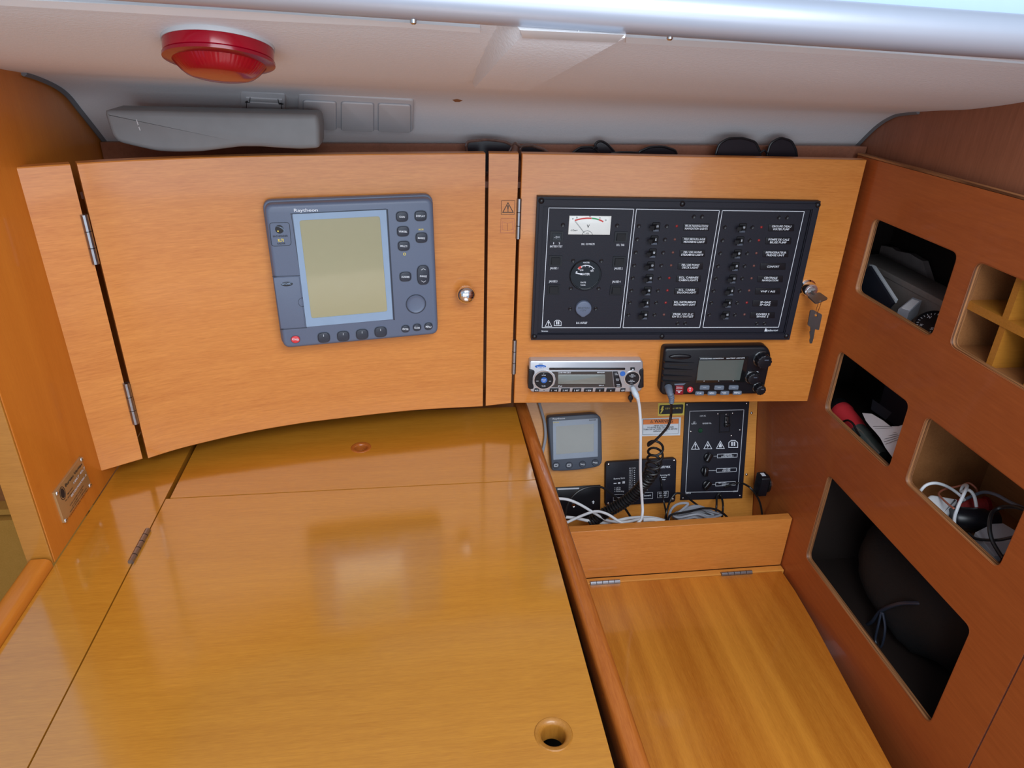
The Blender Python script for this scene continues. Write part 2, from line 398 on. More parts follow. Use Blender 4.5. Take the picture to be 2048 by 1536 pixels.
# right wall with its cut-outs and cubbies behind them
HO = {'cubby_top': rect(-1.1115, 0.2935, -0.9025, 0.4245), 'cubby_middle': rect(-1.1105, 0.0530, -0.9035, 0.1780),
      'tray': rect(-0.8605, 0.0565, -0.6540, 0.1795), 'pigeon': rect(-0.8630, 0.2980, -0.6560, 0.4250),
      'locker': rect(-1.0475, -0.2595, -0.6550, -0.0560)}
HL = {k: rnd(v, 0.013, 5) for k, v in HO.items()}
g = G(); TH = 0.010
outer = [(-1.40, -0.9), (-0.5745, -0.9), (-0.5745, 0.521), (-1.20, 0.513), (-1.21, 0.46), (-1.40, 0.46)]
g.plate(outer, list(HL.values()), -TH, 0.0, rims=False)
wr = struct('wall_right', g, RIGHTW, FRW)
g = G()
for l in HL.values():
    m = len(l); i2 = inset(ccw(l), -0.0012)
    vs = [(p[0], p[1], 0.0004) for p in i2] + [(p[0], p[1], -0.0015) for p in ccw(l)] + [(p[0], p[1], -TH) for p in ccw(l)]
    g.add(vs, [(a * m + (i + 1) % m, a * m + i, (a + 1) * m + i, (a + 1) * m + (i + 1) % m) for a in (0, 1) for i in range(m)])
part('plywood_edge', g, PLY, wr, 'striped plywood edge of the cut-outs')
g = G(); g.plate([(-0.5715, -0.9), (0.1, -0.9), (0.1, 0.525), (-0.5715, 0.521)], [], -TH, 0.0)
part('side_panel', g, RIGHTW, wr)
g = G(); g.prism([(-1.203, 0.5135), (-0.2, 0.5265), (-0.2, 0.5295), (-1.203, 0.5165)], -TH - 0.002, -0.0005); part('top_edge', g, PLY, wr)
for nm, (u0, v0), (u1, v1), d, m in (('cubby_top', (-1.30, 0.245), (-0.892, 0.436), 0.17, SHADEW), ('cubby_middle', (-1.30, 0.010), (-0.902, 0.19), 0.17, SHADEW),
                                  ('tray', (-0.887, 0.012), (-0.645, 0.19), 0.16, CUBW), ('pigeon', (-0.866, 0.295), (-0.65, 0.428), 0.13, CUBW), ('locker', (-1.08, -0.30), (-0.62, -0.035), 0.26, SHADEW)):
    t = 0.006; g = G()
    g.box(u0 - t, v0 - t, -TH - d, u1 + t, v0, -TH); g.box(u0 - t, v1, -TH - d, u1 + t, v1 + t, -TH)
    g.box(u0 - t, v0, -TH - d, u0, v1, -TH); g.box(u1, v0, -TH - d, u1 + t, v1, -TH); g.box(u0 - t, v0 - t, -TH - d - t, u1 + t, v1 + t, -TH - d)
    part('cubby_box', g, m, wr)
# pigeonhole dividers: one shelf and upright slats
g = G(); g.box(-0.866, 0.3545, -TH - 0.12, -0.65, 0.3665, -0.008); part('shelf_slat', g, EDGEW, wr)
for u in (-0.800, -0.732):
    g = G(); g.box(u, 0.295, -TH - 0.12, u + 0.011, 0.3545, -0.009); part('divider', g, EDGEW, wr)
    g = G(); g.box(u - 0.001, 0.3665, -TH - 0.12, u + 0.010, 0.428, -0.009); part('divider', g, EDGEW, wr)
# plain plate above the ledge, set back
g = G(); top = [(-y, z + 0.012) for y, z in RS]
g.prism([(-1.262, 0.46), (-0.1, 0.46), (-0.1, 0.80)] + list(reversed(top)), -0.02, 0.0); wu = struct('wall_upper', g, UPPERW, FUP)
g = G(); g.tube([(-y, z, 0.002) for y, z in RS[:22]], 0.004, 6); part('gasket', g, GASKET, wu)
# left wall (bulkhead end)
ea, eb = onx(112, 1127, XL), onx(5, 800, XL)
def edge_y(z): return ea.y + (eb.y - ea.y) * (z - ea.z) / (eb.z - ea.z)
g = G(); pl = [(edge_y(0.0005), 0.0005), (1.375, 0.0005), (1.375, 0.48)] + [(y, z + 0.008) for y, z in LS[:18]] + [(edge_y(0.66), 0.66)]
g.prism(pl, -0.032, 0.0, 0.002); wl = struct('wall_left', g, LEFTW, FLW)
g = G(); a, b = (edge_y(0.002), 0.002), (edge_y(0.655), 0.655)
g.prism([(a[0] - 0.004, a[1]), (a[0] - 0.0005, a[1]), (b[0] - 0.0005, b[1]), (b[0] - 0.004, b[1])], -0.034, -0.0008, 0.0015); part('edge_strip', g, EDGEW, wl)
g = G(); g.tube([(y, z, 0.003) for y, z in LS[:21]], 0.005, 6); part('gasket', g, GASKET, wl)
# back of the recess and the recess floor
g = G(); g.prism(rect(0.222, -0.285, 0.7715, 0.055), -0.016, 0.0); wb = struct('wall_back', g, BACKW, FB)
for px, py in ((1503, 826), (1493, 949)):
    c = FB.at(px, py); g = G(); g.dome(c, 0.0034, 0.0, 0.0022); part('screw', g, STEEL, wb)
g = G(); g.box(0.215, 0.2, -0.92, 0.7715, 1.33, -0.90); g.box(-1.2, -0.5, -0.92, 0.215, 1.33, -0.90); g.box(0.25, 1.1415, -0.345, 0.7715, 1.262, -0.335)
struct('floor', g, SETW)
# filler strip between the doors, stile at the left
CURVE = [(-0.5243, 1.0443, 0.029), (-0.4690, 1.0722, 0.0315), (-0.4620, 1.0770, 0.029), (-0.4098, 1.1020, 0.0325), (-0.3132, 1.1315, 0.0390), (-0.2316, 1.1505, 0.0420),
         (-0.1733, 1.1605, 0.0430), (-0.0219, 1.1795, 0.0455), (0.1155, 1.1925, 0.0415)]
ZT = 0.5124
def bent(pts, th=0.02, top=ZT, bev=0.0015):
    g = G(); P = [Vector(p) for p in pts]; m = len(P); vs = []; fs = []
    for i, p in enumerate(P):
        d = P[min(i + 1, m - 1)] - P[max(i - 1, 0)]; nn = Vector((d.y, -d.x, 0)).normalized()
        f = Vector((p.x, p.y, 0)); bk = f - nn * th; fi = f - nn * bev
        vs += [(fi.x, fi.y, p.z), (f.x, f.y, p.z + bev), (f.x, f.y, top - bev), (fi.x, fi.y, top), (bk.x, bk.y, top), (bk.x, bk.y, p.z)]
    for i in range(m - 1):
        for k in range(6):
            j = (k + 1) % 6; fs.append((i * 6 + k, (i + 1) * 6 + k, (i + 1) * 6 + j, i * 6 + j))
    fs.append(tuple(range(6))); fs.append(tuple(reversed(range((m - 1) * 6, m * 6)))); return g.add(vs, fs)
struct('trim_4', bent(CURVE[:2]), DOORC)
struct('trim_5', bent([(0.1215, 1.1943, 0.0412), (0.1702, 1.1922, 0.0465)]), DOORC)
# batten at the back of the shelf, below the liner
g = G(); a, b = Vector((XL + 0.002, 1.322, 0)), Vector((XU - 0.002, 1.214, 0))
g.add([(a.x, a.y, 0.44), (b.x, b.y, 0.44), (b.x, b.y + 0.012, 0.44), (a.x, a.y + 0.012, 0.44), (a.x, a.y, 0.5045), (b.x, b.y, 0.5255), (b.x, b.y + 0.012, 0.5255), (a.x, a.y + 0.012, 0.5045)],
      [(3, 2, 1, 0), (4, 5, 6, 7), (0, 1, 5, 4), (1, 2, 6, 5), (2, 3, 7, 6), (3, 0, 4, 7)]); struct('trim_6', g, UPPERW)
# tube along the hatch edge and the white board above it
tl, tr = ony(-160, -8, 0.745), ony(2250, 146, 0.725); RT = 0.0205
g = G(); tl, tr = tl + Vector((0, 0, 0.006)), tr + Vector((0, 0, 0.006)); g.tube([tl + Vector((0, 0, RT)), tr + Vector((0, 0, RT))], RT, 32)
tb = struct('trim_7', g, SILVER)
for px, py in ((827, 48), (1156, 65), (1339, 80)):
    p = ony(px, py, 0.735); g = G(); g.lathe((p.x, p.y, p.z + 0.004), [(0.0016, -0.0045), (0.0032, -0.003), (0.0032, 0.004)], 12); part('screw', g, STEEL, tb)
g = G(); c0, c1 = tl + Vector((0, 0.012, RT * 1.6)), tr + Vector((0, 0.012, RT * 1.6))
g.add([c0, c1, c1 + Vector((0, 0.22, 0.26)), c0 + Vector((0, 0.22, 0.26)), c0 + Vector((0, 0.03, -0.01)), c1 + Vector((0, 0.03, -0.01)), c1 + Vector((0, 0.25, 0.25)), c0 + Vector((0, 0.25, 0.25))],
      [(0, 1, 2, 3), (7, 6, 5, 4), (0, 4, 5, 1), (3, 2, 6, 7), (1, 5, 6, 2), (0, 3, 7, 4)]); struct('wall_hatch', g, mat('skylit_white_gelcoat', (0.44, 0.56, 0.78), 0.4, noise=0.02))  # white board; blue sky light is tinted into its base colour
# side of the cabin beyond the left rail
g = G()
g.box(-1.0, 0.2, -0.9, -0.98, 1.6, -0.115); g.box(-0.985, 0.2, -0.112, -0.965, 1.6, 0.5)
struct('wall_cabin', g, SETW)
g = G(); g.box(-1.0, 1.405, -0.9, 0.815, 1.42, 0.56); g.box(0.235, 1.385, -0.9, 0.80, 1.40, 0.45); wre = struct('wall_rear', g, CUBW)
zs = ony(20, 1024, 1.39).z; g = G(); g.box(-0.98, 1.36, -0.9, -0.57, 1.4045, zs); g.box(-0.98, 1.372, zs + 0.006, -0.57, 1.4045, zs + 0.02); part('seat_back', g, SETW, wre)

# ================================================================== furniture
tab = thing('chart_table', 'glossy golden wooden chart table filling the lower left, with lifting lid', 'table', W, (-0.1, 0.75, -0.02))
HB, HS = onz(1107, 1468, 0), onz(722, 895, 0)
g = G(); g.plate(rect(-0.4165, 0.12, 0.1895, 0.9985), [ell(HB, 0.0165, n=28)], -0.018, 0.0)
lid = part('lid', g, TABLEW, tab)
g = G(); rp_ = [(0.0135, -0.026), (0.0135, -0.004), (0.0148, -0.001), (0.0175, 0.0008), (0.0205, 0.0012), (0.0215, 0.0002), (0.0215, -0.003)]
g.lathe((HB.x, HB.y, 0), rp_, 32, False, False); part('finger_hole_ring', g, EDGEW, lid, 'turned wooden ring of the large finger hole')
a, b = onz(262, 1128, 0), onz(297, 1062, 0); g = G()
for k in range(5):
    f0, f1 = k / 5 + 0.01, (k + 1) / 5 - 0.01; g.tube([a.lerp(b, f0) + Vector((0, 0, 0.0025)), a.lerp(b, f1) + Vector((0, 0, 0.0025))], 0.0042, 10)
part('hinge', g, HINGE, lid, 'steel knuckle hinge')
g = G(); g.plate(rect(-0.4105, 1.0005, 0.1895, 1.262), [ell(HS, 0.0125, n=24)], -0.018, 0.0); leaf = part('rear_leaf', g, TABLEW, tab)
g = G(); g.lathe((HS.x, HS.y, 0), [(0.0105, -0.014), (0.0105, -0.003), (0.012, 0.0), (0.0155, 0.0010), (0.0185, 0.0004), (0.0185, -0.003)], 28, True, False)
part('finger_hole_ring', g, RAILW, leaf, 'reddish ring of the small plugged finger hole')
g = G(); g.box(-0.5235, 0.10, -0.018, -0.4185, 1.345, 0.0); part('side_counter', g, TABLEW, tab)
g = G(); g.box(-0.5235, 0.12, -0.14, -0.40, 1.25, -0.0185); g.box(-0.40, 0.12, -0.14, 0.2055, 1.25, -0.12); g.box(-0.40, 0.12, -0.12, 0.2055, 0.135, -0.0185); part('chart_box', g, DARK, tab)  # coloured near black to paint the shade inside the finger hole
def railshape(x0, x1, z0, z1, y0, y1, r):
    l = rnd([(x0, z0), (x1, z0), (x1, z1), (x0, z1)], [0.001, 0.001, r, r], 6); m = len(l)
    return G().add([(p[0], y0, p[1]) for p in l] + [(p[0], y1, p[1]) for p in l],
                   [(i, m + i, m + (i + 1) % m, (i + 1) % m) for i in range(m)] + [tuple(range(m)), tuple(reversed(range(m, 2 * m)))])
rl = thing('fiddle_rail', 'rounded reddish wooden rail standing between the chart table and the locker', 'rail', W, (0.208, 0.7, 0))
g = railshape(0.2030, 0.2285, -0.03, 0.008, 0.15, 1.29, 0.012); g.v = [(v[0] - 0.016 * (v[1] - 0.46), v[1], v[2]) for v in g.v]; part('rail', g, RAILW, rl)
g = G(); g.box(0.206, 0.15, -0.895, 0.2145, 1.27, -0.0305); part('divider_panel', g, RAILW, rl)
g = railshape(-0.5560, -0.5245, -0.02, 0.014, 0.1, 0.8485, 0.010)
single('counter_rail', g, LEFTW, 'rounded wooden edge rail along the left side of the chart table', 'rail', W, (-0.54, 0.5, 0))
# locker seat
lk = thing('locker', 'wooden locker lid with long straight grain in the lower right, hinged at the back', 'locker', W, (0.5, 0.7, -0.36))
g = G(); l = [(0.222, 0.15), (0.700, 0.15), (0.722, 0.50), (0.7281, 0.6448), (0.7437, 0.7953), (0.7600, 0.955), (0.7655, 1.04), (0.7655, 1.1025), (0.222, 1.1025)]
g.prism(l, -0.361, -0.345, 0.002); ld = part('lid', g, LIDW, lk)
g = G(); g.box(0.222, 1.1035, -0.361, 0.7705, 1.1185, -0.3435, 0.001); part('hinge_strip', g, BACKW, lk)
for x0, x1 in ((0.3376, 0.402), (0.6265, 0.6963)):
    g = G()
    for k in range(5):
        d = (x1 - x0) / 5; g.tube([(x0 + d * k + 0.0006, 1.103, -0.3422), (x0 + d * (k + 1) - 0.0006, 1.103, -0.3422)], 0.0042, 10)
    g.box(x0, 1.0985, -0.3449, x1, 1.1085, -0.3425); part('hinge', g, HINGE, lk)
g = G(); g.box(0.222, 0.152, -0.60, 0.69, 0.167, -0.3615); part('front_panel', g, RAILW, lk)
g = G(); g.prism(rect(0.222, -0.3435, 0.7705, -0.2175), -0.0205, 0.0, 0.0015, 0.0015)
F_ = Fr((0, 1.1195, 0), (1, 0, 0), (0, 0, 1))
single('retaining_board', g, DOORW, 'upright wooden board holding back the cables above the locker lid', 'board', F_, (0.5, -0.34, 0))

# cupboard door, left
dr = thing('cupboard_door', 'large bowed orange wooden cupboard door carrying the radar screen', 'door', W, (-0.17, 1.16, 0.04))
P = spline([Vector(p) for p in CURVE[2:]], 4); dl = part('door_panel', bent(P), DOORC, dr)
for (xa, ya), (xb, yb) in (((163, 430), (192, 530)), ((249, 768), (271, 850))):
    p, q = ony(xa, ya, 1.066), ony(xb, yb, 1.066); x = (p.x + q.x) / 2; g = G()
    for k in range(3):
        d = (p.z - q.z) / 3; g.tube([(x, 1.070, q.z + d * k + 0.0005), (x, 1.070, q.z + d * (k + 1) - 0.0005)], 0.0050, 10)
    part('hinge', g, HINGE, dr)
FD = Fr((0.08, 1.1890, 0), (0.9955, 0.0945, 0), (0, 0, 1))
c = FD.at(932, 588, 0.018); g = G(); g.lathe(c, [(0.0085, 0), (0.0085, 0.002), (0.005, 0.004), (0.0055, 0.010), (0.0120, 0.013), (0.0158, 0.019), (0.0160, 0.023), (0.0135, 0.0285), (0.008, 0.0315), (0.002, 0.0325)], 28)
part('knob', conv(g, FD, W), CHROME, dr, 'round chrome knob', ang=40)

# cabinet door, right
cdn = thing('cabinet_door', 'orange wooden cabinet door on the right carrying the switch panel and radios', 'door', FP, (0.3, 0.047, 0))
g = G(); g.prism(rect(0.0018, 0.0472, 0.5890, ZT), -0.02, 0.0, 0.0015); part('door_panel', g, DOORW, cdn)
for (xa, ya), (xb, yb) in (((1038, 397), (1038, 478)), ((1031, 680), (1031, 748))):
    p, q = FP.at(xa, ya, 0.002), FP.at(xb, yb, 0.002); g = G()
    for k in range(3):
        d = (p[1] - q[1]) / 3; g.tube([(-0.0005, q[1] + d * k + 0.0005, 0.001), (-0.0005, q[1] + d * (k + 1) - 0.0005, 0.001)], 0.0042, 10)
    part('hinge', g, HINGE, cdn)
c = FP.at(1622, 581, 0.016); g = G()
g.lathe(c, [(0.0155, 0.0), (0.0155, 0.002), (0.0130, 0.004), (0.0130, 0.015), (0.0115, 0.0175), (0.0085, 0.0178)], 24)
lkb = part('lock', g, CHROME, cdn, 'round chrome cylinder lock'); g = G(); g.lathe(c, [(0.0082, 0.0170), (0.0078, 0.0198), (0.0002, 0.0200)], 20, True, True); g.box(c[0] - 0.0008, c[1] - 0.005, 0.0200, c[0] + 0.0008, c[1] + 0.005, 0.0204)
part('keyhole_face', g, STEEL, lkb)
# keys
def slab(pts, th, direction):          # a thin plate through 3-D points
    d = Vector(direction) * th; m = len(pts); vs = [tuple(p) for p in pts] + [tuple(Vector(p) + d) for p in pts]
    return G().add(vs, [tuple(range(m)), tuple(reversed(range(m, 2 * m)))] + [((i + 1) % m, i, m + i, m + (i + 1) % m) for i in range(m)])
def f3(fr, px, py, w): u, v = fr.at(px, py, w); return Vector((u, v, w))
cor = [f3(FP, 1614, 593, 0.024), f3(FP, 1638, 586, 0.026), f3(FP, 1656, 599, 0.050), f3(FP, 1631, 609, 0.050)]
pts = []
for i in range(4):
    p, q, r_ = cor[i - 1], cor[i], cor[(i + 1) % 4]
    for k in range(4):
        f = k / 3; s_, e_ = q.lerp(p, 0.16), q.lerp(r_, 0.16); pts.append(s_ * (1 - f) ** 2 + q * 2 * f * (1 - f) + e_ * f * f)
kt = thing('key', 'dull metal key pushed into the chrome lock of the cabinet door', 'key', FP, (c[0], c[1], 0.02))
part('key_bow', slab(pts, 0.0022, (0.1, 0.95, 0.2)), KEYM, kt)
g = G(); mid = (cor[0] + cor[1]) / 2; g.tube([Vector((c[0], c[1], 0.019)), mid + (cor[2] - cor[1]) * 0.1], [0.0022, 0.003], 6); part('key_shank', g, KEYM, kt)
def k8(x, y): return (1560 + x * 0.10417, 540 + y * 0.10417)
bow = rnd(FP.q([k8(*p) for p in ((580, 770), (640, 765), (806, 855), (745, 1152), (672, 1135), (590, 1100), (527, 1055))], 0.040), 0.0022, 3)
hole = FP.q([k8(*p) for p in ((660, 840), (712, 835), (712, 890), (665, 890))], 0.040)
kh = thing('key', 'dull metal spare key hanging below the lock on a small wire link', 'key', FP, (*FP.at(1630, 640, 0.04), 0.04))
g = G(); g.plate(bow, [hole], 0.039, 0.041); part('key_bow', g, KEYM, kh)
g = G(); g.prism(FP.q([k8(*p) for p in ((583, 1098), (670, 1135), (655, 1230), (640, 1310), (612, 1405), (572, 1408), (562, 1350), (578, 1300), (566, 1190), (582, 1170))], 0.040), 0.0392, 0.0408); part('key_blade', g, KEYM, kh)
a, b = f3(FP, *k8(775, 590), 0.049), f3(FP, *k8(690, 850), 0.040); d = Vector((0.0022, 0, 0.0005))
g = G(); g.tube([a, a.lerp(b, 0.1) + d, a.lerp(b, 0.5) + d, b + d * 0.6, b, b - d * 0.6, a.lerp(b, 0.5) - d, a.lerp(b, 0.1) - d, a], 0.0006, 6)
single('wire_link', g, STEEL, 'small bright wire loop joining the two keys', 'wire', FP, tuple(a))
# low shelf behind the doors
g = G(); g.prism([(-0.49, 1.13), (-0.40, 1.16), (-0.3, 1.178), (-0.1, 1.203), (0.1, 1.219), (0.3, 1.2085), (0.765, 1.180), (0.765, 1.212), (-0.49, 1.316)], 0.452, 0.462)
single('shelf', g, UPPERW, 'narrow sunken wooden shelf behind the cabinet doors', 'shelf', W, (0.1, 1.24, 0.452))

# ================================================================== radar display on the cupboard door
def crop(x0, y0, k): return lambda x, y: (x0 + x * k, y0 + y * k)
FRD = Fr((-0.249, 1.1445, 0), (0.2275, 0.0315, 0), (0, 0, 1))
cR = crop(500, 370, 0.22136)
def Q(fr, cf, pts, w): return fr.q([cf(*p) for p in pts], w)
rad = thing('radar_display', 'blue-grey marine radar display with olive screen on the cupboard door', 'radar', FRD, FRD.at(700, 690, 0))
WF = 0.030
front = [(527, 410), (866, 397), (877, 669), (567, 698)]
body = ccw(FRD.q(front, WF))
g = G(); g.prism(rnd(body, 0.013, 5), 0.002, WF, 0.006); bdy = part('housing', g, BLUEG, rad)
g = G(); g.prism(rnd(inset(body, -0.0025), 0.014, 5), 0.0, 0.012, 0.002); part('rear_bezel', g, BLUEG, rad)
bz = Q(FRD, cR, ((385, 262), (1228, 222), (1290, 1210), (510, 1280)), WF)
sc = Q(FRD, cR, ((445, 318), (1172, 280), (1240, 1140), (555, 1203)), WF)
g = G(); g.ring(bz, rnd(sc, 0.004, 3), WF - 0.001, WF + 0.0014); scr = part('screen_bezel', g, BEZEL, rad, 'pale blue screen surround')
g = G(); g.prism(inset(ccw(sc), -0.001), WF - 0.001, WF + 0.0004); part('screen', g, RADLCD, scr, 'olive-grey blank screen')
# dark step on the right of the bezel, raised panel lines
g = G(); g.line(FRD, [cR(1240, 225), cR(1302, 1215)], 0.0022, WF - 0.001, WF + 0.0006); g.line(FRD, [cR(370, 262), cR(1228, 219)], 0.0014, WF - 0.001, WF + 0.0006)
g.line(FRD, [cR(372, 262), cR(455, 815), cR(510, 1290), cR(275, 1307)], 0.0009, WF - 0.001, WF + 0.0004); g.line(FRD, [cR(205, 829), cR(452, 818)], 0.0009, WF - 0.001, WF + 0.0004)
part('seam', g, NAVY, rad)
g = G(); g.prism(inset(ccw(Q(FRD, cR, ((207, 833), (447, 822), (505, 1287), (277, 1303)), WF)), 0.0008), WF - 0.001, WF + 0.0010, 0.0008); cardd = part('card_door', g, BLUEG, rad)
c = FRD.at(*cR(474, 1058), WF); g = G(); g.ring([p for p in ell(c, 0.0068, 0.0078, 24)], [p for p in ell(c, 0.0062, 0.0072, 24)], WF + 0.0005, WF + 0.0013)
part('finger_notch', g, NAVY, cardd)
def key_btn(x, y, rx, ry, name='button', m=NAVY, h=0.0022, n=4.0, lab=None):
    c = FRD.at(*cR(x, y), WF); k = FRD.k(*cR(x, y), WF) * 0.22136
    lp = []
    for i in range(28):
        t = 2 * math.pi * i / 28; ct, st = math.cos(t), math.sin(t)
        lp.append((c[0] + rx * k * math.copysign(abs(ct) ** (2 / n), ct), c[1] + ry * k * math.copysign(abs(st) ** (2 / n), st)))
    g = G(); g.prism(lp, WF - 0.001, WF + h, 0.0012); o = part(name, g, m, rad, lab)
    g = G(); g.ring(inset(lp, -0.0011), inset(lp, -0.0001), WF - 0.001, WF + 0.0003); part('button_well', g, DGREY, o)
for x, y, rx, ry in ((1373, 285, 52, 45), (1541, 278, 53, 45), (1382, 418, 53, 45), (1549, 475, 52, 45), (1389, 549, 52, 44), (1404, 827, 51, 43)): key_btn(x, y, rx, ry, n=3.2)
key_btn(1564, 812, 54, 89, 'range_rocker', n=3.2)
for x, y in ((1405, 1298), (1509, 1285), (1612, 1275)): key_btn(x, y, 35, 33, n=2.4)
for x, y in ((667, 1377), (842, 1365), (1013, 1348), (1180, 1326)): key_btn(x, y, 54, 49, 'soft_key', n=3.0)
key_btn(411, 1394, 39, 35, 'power_button', RED, n=2.2, lab='round red power button')
c = FRD.at(*cR(1499, 1075), WF); g = G(); g.lathe(c, [(0.0158, WF - 0.001), (0.0158, WF + 0.0010), (0.0148, WF + 0.0022), (0.0138, WF + 0.0016), (0.010, WF + 0.0012), (0.0002, WF + 0.0009)], 32, False, True)
tp = part('trackpad', g, BLUEG, rad); g = G(); g.ring(ell(c, 0.0174, n=32), ell(c, 0.0160, n=32), WF - 0.001, WF + 0.0004); part('trackpad_groove', g, NAVY, tp)
w = WF + 0.0026; g = G()
for t, x, y, wd in (('GAIN', 1373, 288, 50), ('DISPLAY', 1541, 280, 82), ('VRM/EBL', 1382, 421, 78), ('MARKS', 1549, 480, 64), ('MULTI', 1389, 552, 60), ('ALARMS', 1404, 830, 74), ('RANGE', 1566, 824, 62)):
    g.ctext(FRD, t, *cR(x, y), wd * 0.22136, 17 * 0.22136, w, 0.35)
for t, x, y, wd in (('ENTER', 1405, 1302, 54), ('CLEAR', 1509, 1290, 52), ('MENU', 1612, 1281, 50), ('POWER', 411, 1396, 62)): g.ctext(FRD, t, *cR(x, y), wd * 0.22136, 17 * 0.22136, w, 0.35)
for x, y in ((665, 1360), (842, 1347), (1013, 1331), (1180, 1309)): g.line(FRD, [cR(x, y - 7), cR(x, y + 9)], 0.0006, w - 0.0005, w + 0.0001)
g.line(FRD, [cR(1548, 768), cR(1566, 756), cR(1586, 766)], 0.0006, w - 0.0005, w); g.line(FRD, [cR(1550, 866), cR(1570, 879), cR(1588, 866)], 0.0006, w - 0.0005, w)
g.text(FRD, 'Raytheon', *cR(398, 242), *cR(614, 238), 27 * 0.22136, WF + 0.0003); part('white_lettering', g, PRINT, rad)
g = G(); g.text(FRD, 'RL70', *cR(255, 515), *cR(308, 512), 28 * 0.22136, WF + 0.0004); g.text(FRD, 'MOB', *cR(1524, 410), *cR(1568, 408), 15 * 0.22136, WF + 0.0003)
g.ring(ell(FRD.at(*cR(1396, 624), WF), 0.0024, n=12), ell(FRD.at(*cR(1396, 624), WF), 0.0014, n=12), WF, WF + 0.0003); c = FRD.at(*cR(253, 417), WF + 0.0006); g.prism(ell(c, 0.0012, n=10), WF, WF + 0.0008)
part('yellow_lettering', g, YEL, rad)
g = G(); ol = rnd(Q(FRD, cR, ((172, 340), (357, 335), (376, 546), (193, 556)), WF), 0.0055, 5); g.ring(ol, inset(ol, 0.0007), WF - 0.001, WF + 0.0003)
g.prism(ell(FRD.at(*cR(266, 400), WF), 0.0064, 0.0066, 24), WF - 0.001, WF + 0.0004)
g.text(FRD, 'PATHFINDER', *cR(208, 474), *cR(343, 468), 17 * 0.22136, WF + 0.0003); g.text(FRD, 'RADAR', *cR(249, 539), *cR(320, 535), 17 * 0.22136, WF + 0.0003)
g.prism(ell(FRD.at(*cR(333, 893), WF), 0.0091, 0.0037, 22), WF - 0.001, WF + 0.0013); part('badge', g, INK, rad, 'black outlined badge with globe and lettering')
g = G(); g.text(FRD, 'RAYCHART', *cR(288, 904), *cR(376, 899), 20 * 0.22136, WF + 0.0015)
for k in range(5): g.line(FRD, [cR(238 + 9 * k, 372 + 2 * k), cR(300 + 4 * k, 385 + 9 * k)], 0.00025, WF, WF + 0.0006)
part('oval_lettering', g, BEZEL, rad)

# ================================================================== switch panel on the cabinet door
cA, cB = crop(1040, 380, 0.208333), crop(1340, 380, 0.208333)
sp = thing('switch_panel', 'large black electrical switch panel with rows of breakers and gauges', 'panel', FP, FP.at(1330, 680, 0))
o4 = FP.q([(1075, 394), (1643, 403.5), (1580, 680.5), (1062.5, 681)], 0.015)
i4 = FP.q([(1087, 412), (1622, 419), (1567, 665), (1074.5, 667)], 0.011)
WB = 0.009
g = G(); g.prism(inset(ccw(o4), 0.001), 0.0, WB); part('face_plate', g, BLACKP, sp)
g = G(); g.ring(o4, i4, 0.0, 0.0125)
oi, ii = ccw(o4), ccw(i4)
mm = inset(oi, 0.004); g.ring(mm, inset(ii, -0.0015), 0.012, 0.0150); part('frame', g, BLACKP, sp)
for x, y in ((1083, 402), (1365, 408), (1636, 410), (1573, 672), (1324, 673), (1069, 673.5)):
    g = G(); g.dome(FP.at(x, y, 0.0150), 0.0050, 0.0145, 0.0035); part('cap_nut', g, BLACK, sp)
g = G()
for l in ([cA(277, 172), cA(1093, 184), cA(963, 1322), cA(212, 1322)], [cA(1118, 184), cB(475, 197), cB(285, 1321), cA(988, 1322)], [cB(503, 198), cB(1290, 206), cB(1042, 1318), cB(316, 1320)]):
    g.line(FP, l, 0.0010, WB - 0.001, WB + 0.0003, True)
part('white_outline', g, PRINT, sp)
s_ = 0.208333
g = G()
for t, x0, x1, y in (('1', 319, 326, 521), ('2', 371, 384, 521), ('BATTERY TEST', 288, 407, 551), ('DC. 12 VOLTS', 590, 716, 528), ('ECL. TAB', 926, 1000, 537), ('JAUGE 1', 288, 365, 760), ('JAUGE 2', 904, 984, 762),
                     ('JAUGE 3', 278, 358, 886), ('JAUGE 4', 884, 964, 889), ('D.C. OUTLET', 540, 645, 1285)):
    g.text(FP, t, *cA(x0, y), *cA(x1, y), 19 * s_, WB + 0.0003)
g.text(FP, 'Beneteau', *cA(207, 1360), *cA(268, 1360), 12 * s_, WB + 0.0003)
def warn_triangle(g, fr, c, r, w, mark='!'):      # outlined triangle and a mark, in pixels about c
    x, y = c; T = [(x, y - r), (x + r * 0.98, y + r * 0.8), (x - r * 0.98, y + r * 0.8)]
    a = fr.q(T, w); g.ring(a, inset(ccw(a), 0.13 * r * fr.k(x, y, w)), w - 0.0005, w)
    if mark == '!': g.prism(fr.q([(x - r * .13, y - r * .45), (x + r * .13, y - r * .45), (x + r * .07, y + r * .3), (x - r * .07, y + r * .3)], w), w - 0.0005, w); g.prism(ell(fr.at(x, y + r * .5, w), r * .1 * fr.k(x, y, w), n=8), w - 0.0005, w)
    elif mark == 'bolt': g.prism(fr.q([(x + r * .1, y - r * .5), (x - r * .3, y + r * .15), (x - r * .02, y + r * .15), (x - r * .12, y + r * .62), (x + r * .32, y - r * .02), (x + r * .04, y - r * .02)], w), w - 0.0005, w)
    elif mark == 'drop': g.prism(fr.q([(x, y - r * .5), (x + r * .32, y + r * .1), (x + r * .3, y + r * .5), (x - r * .3, y + r * .5), (x - r * .32, y + r * .1)], w), w - 0.0005, w)
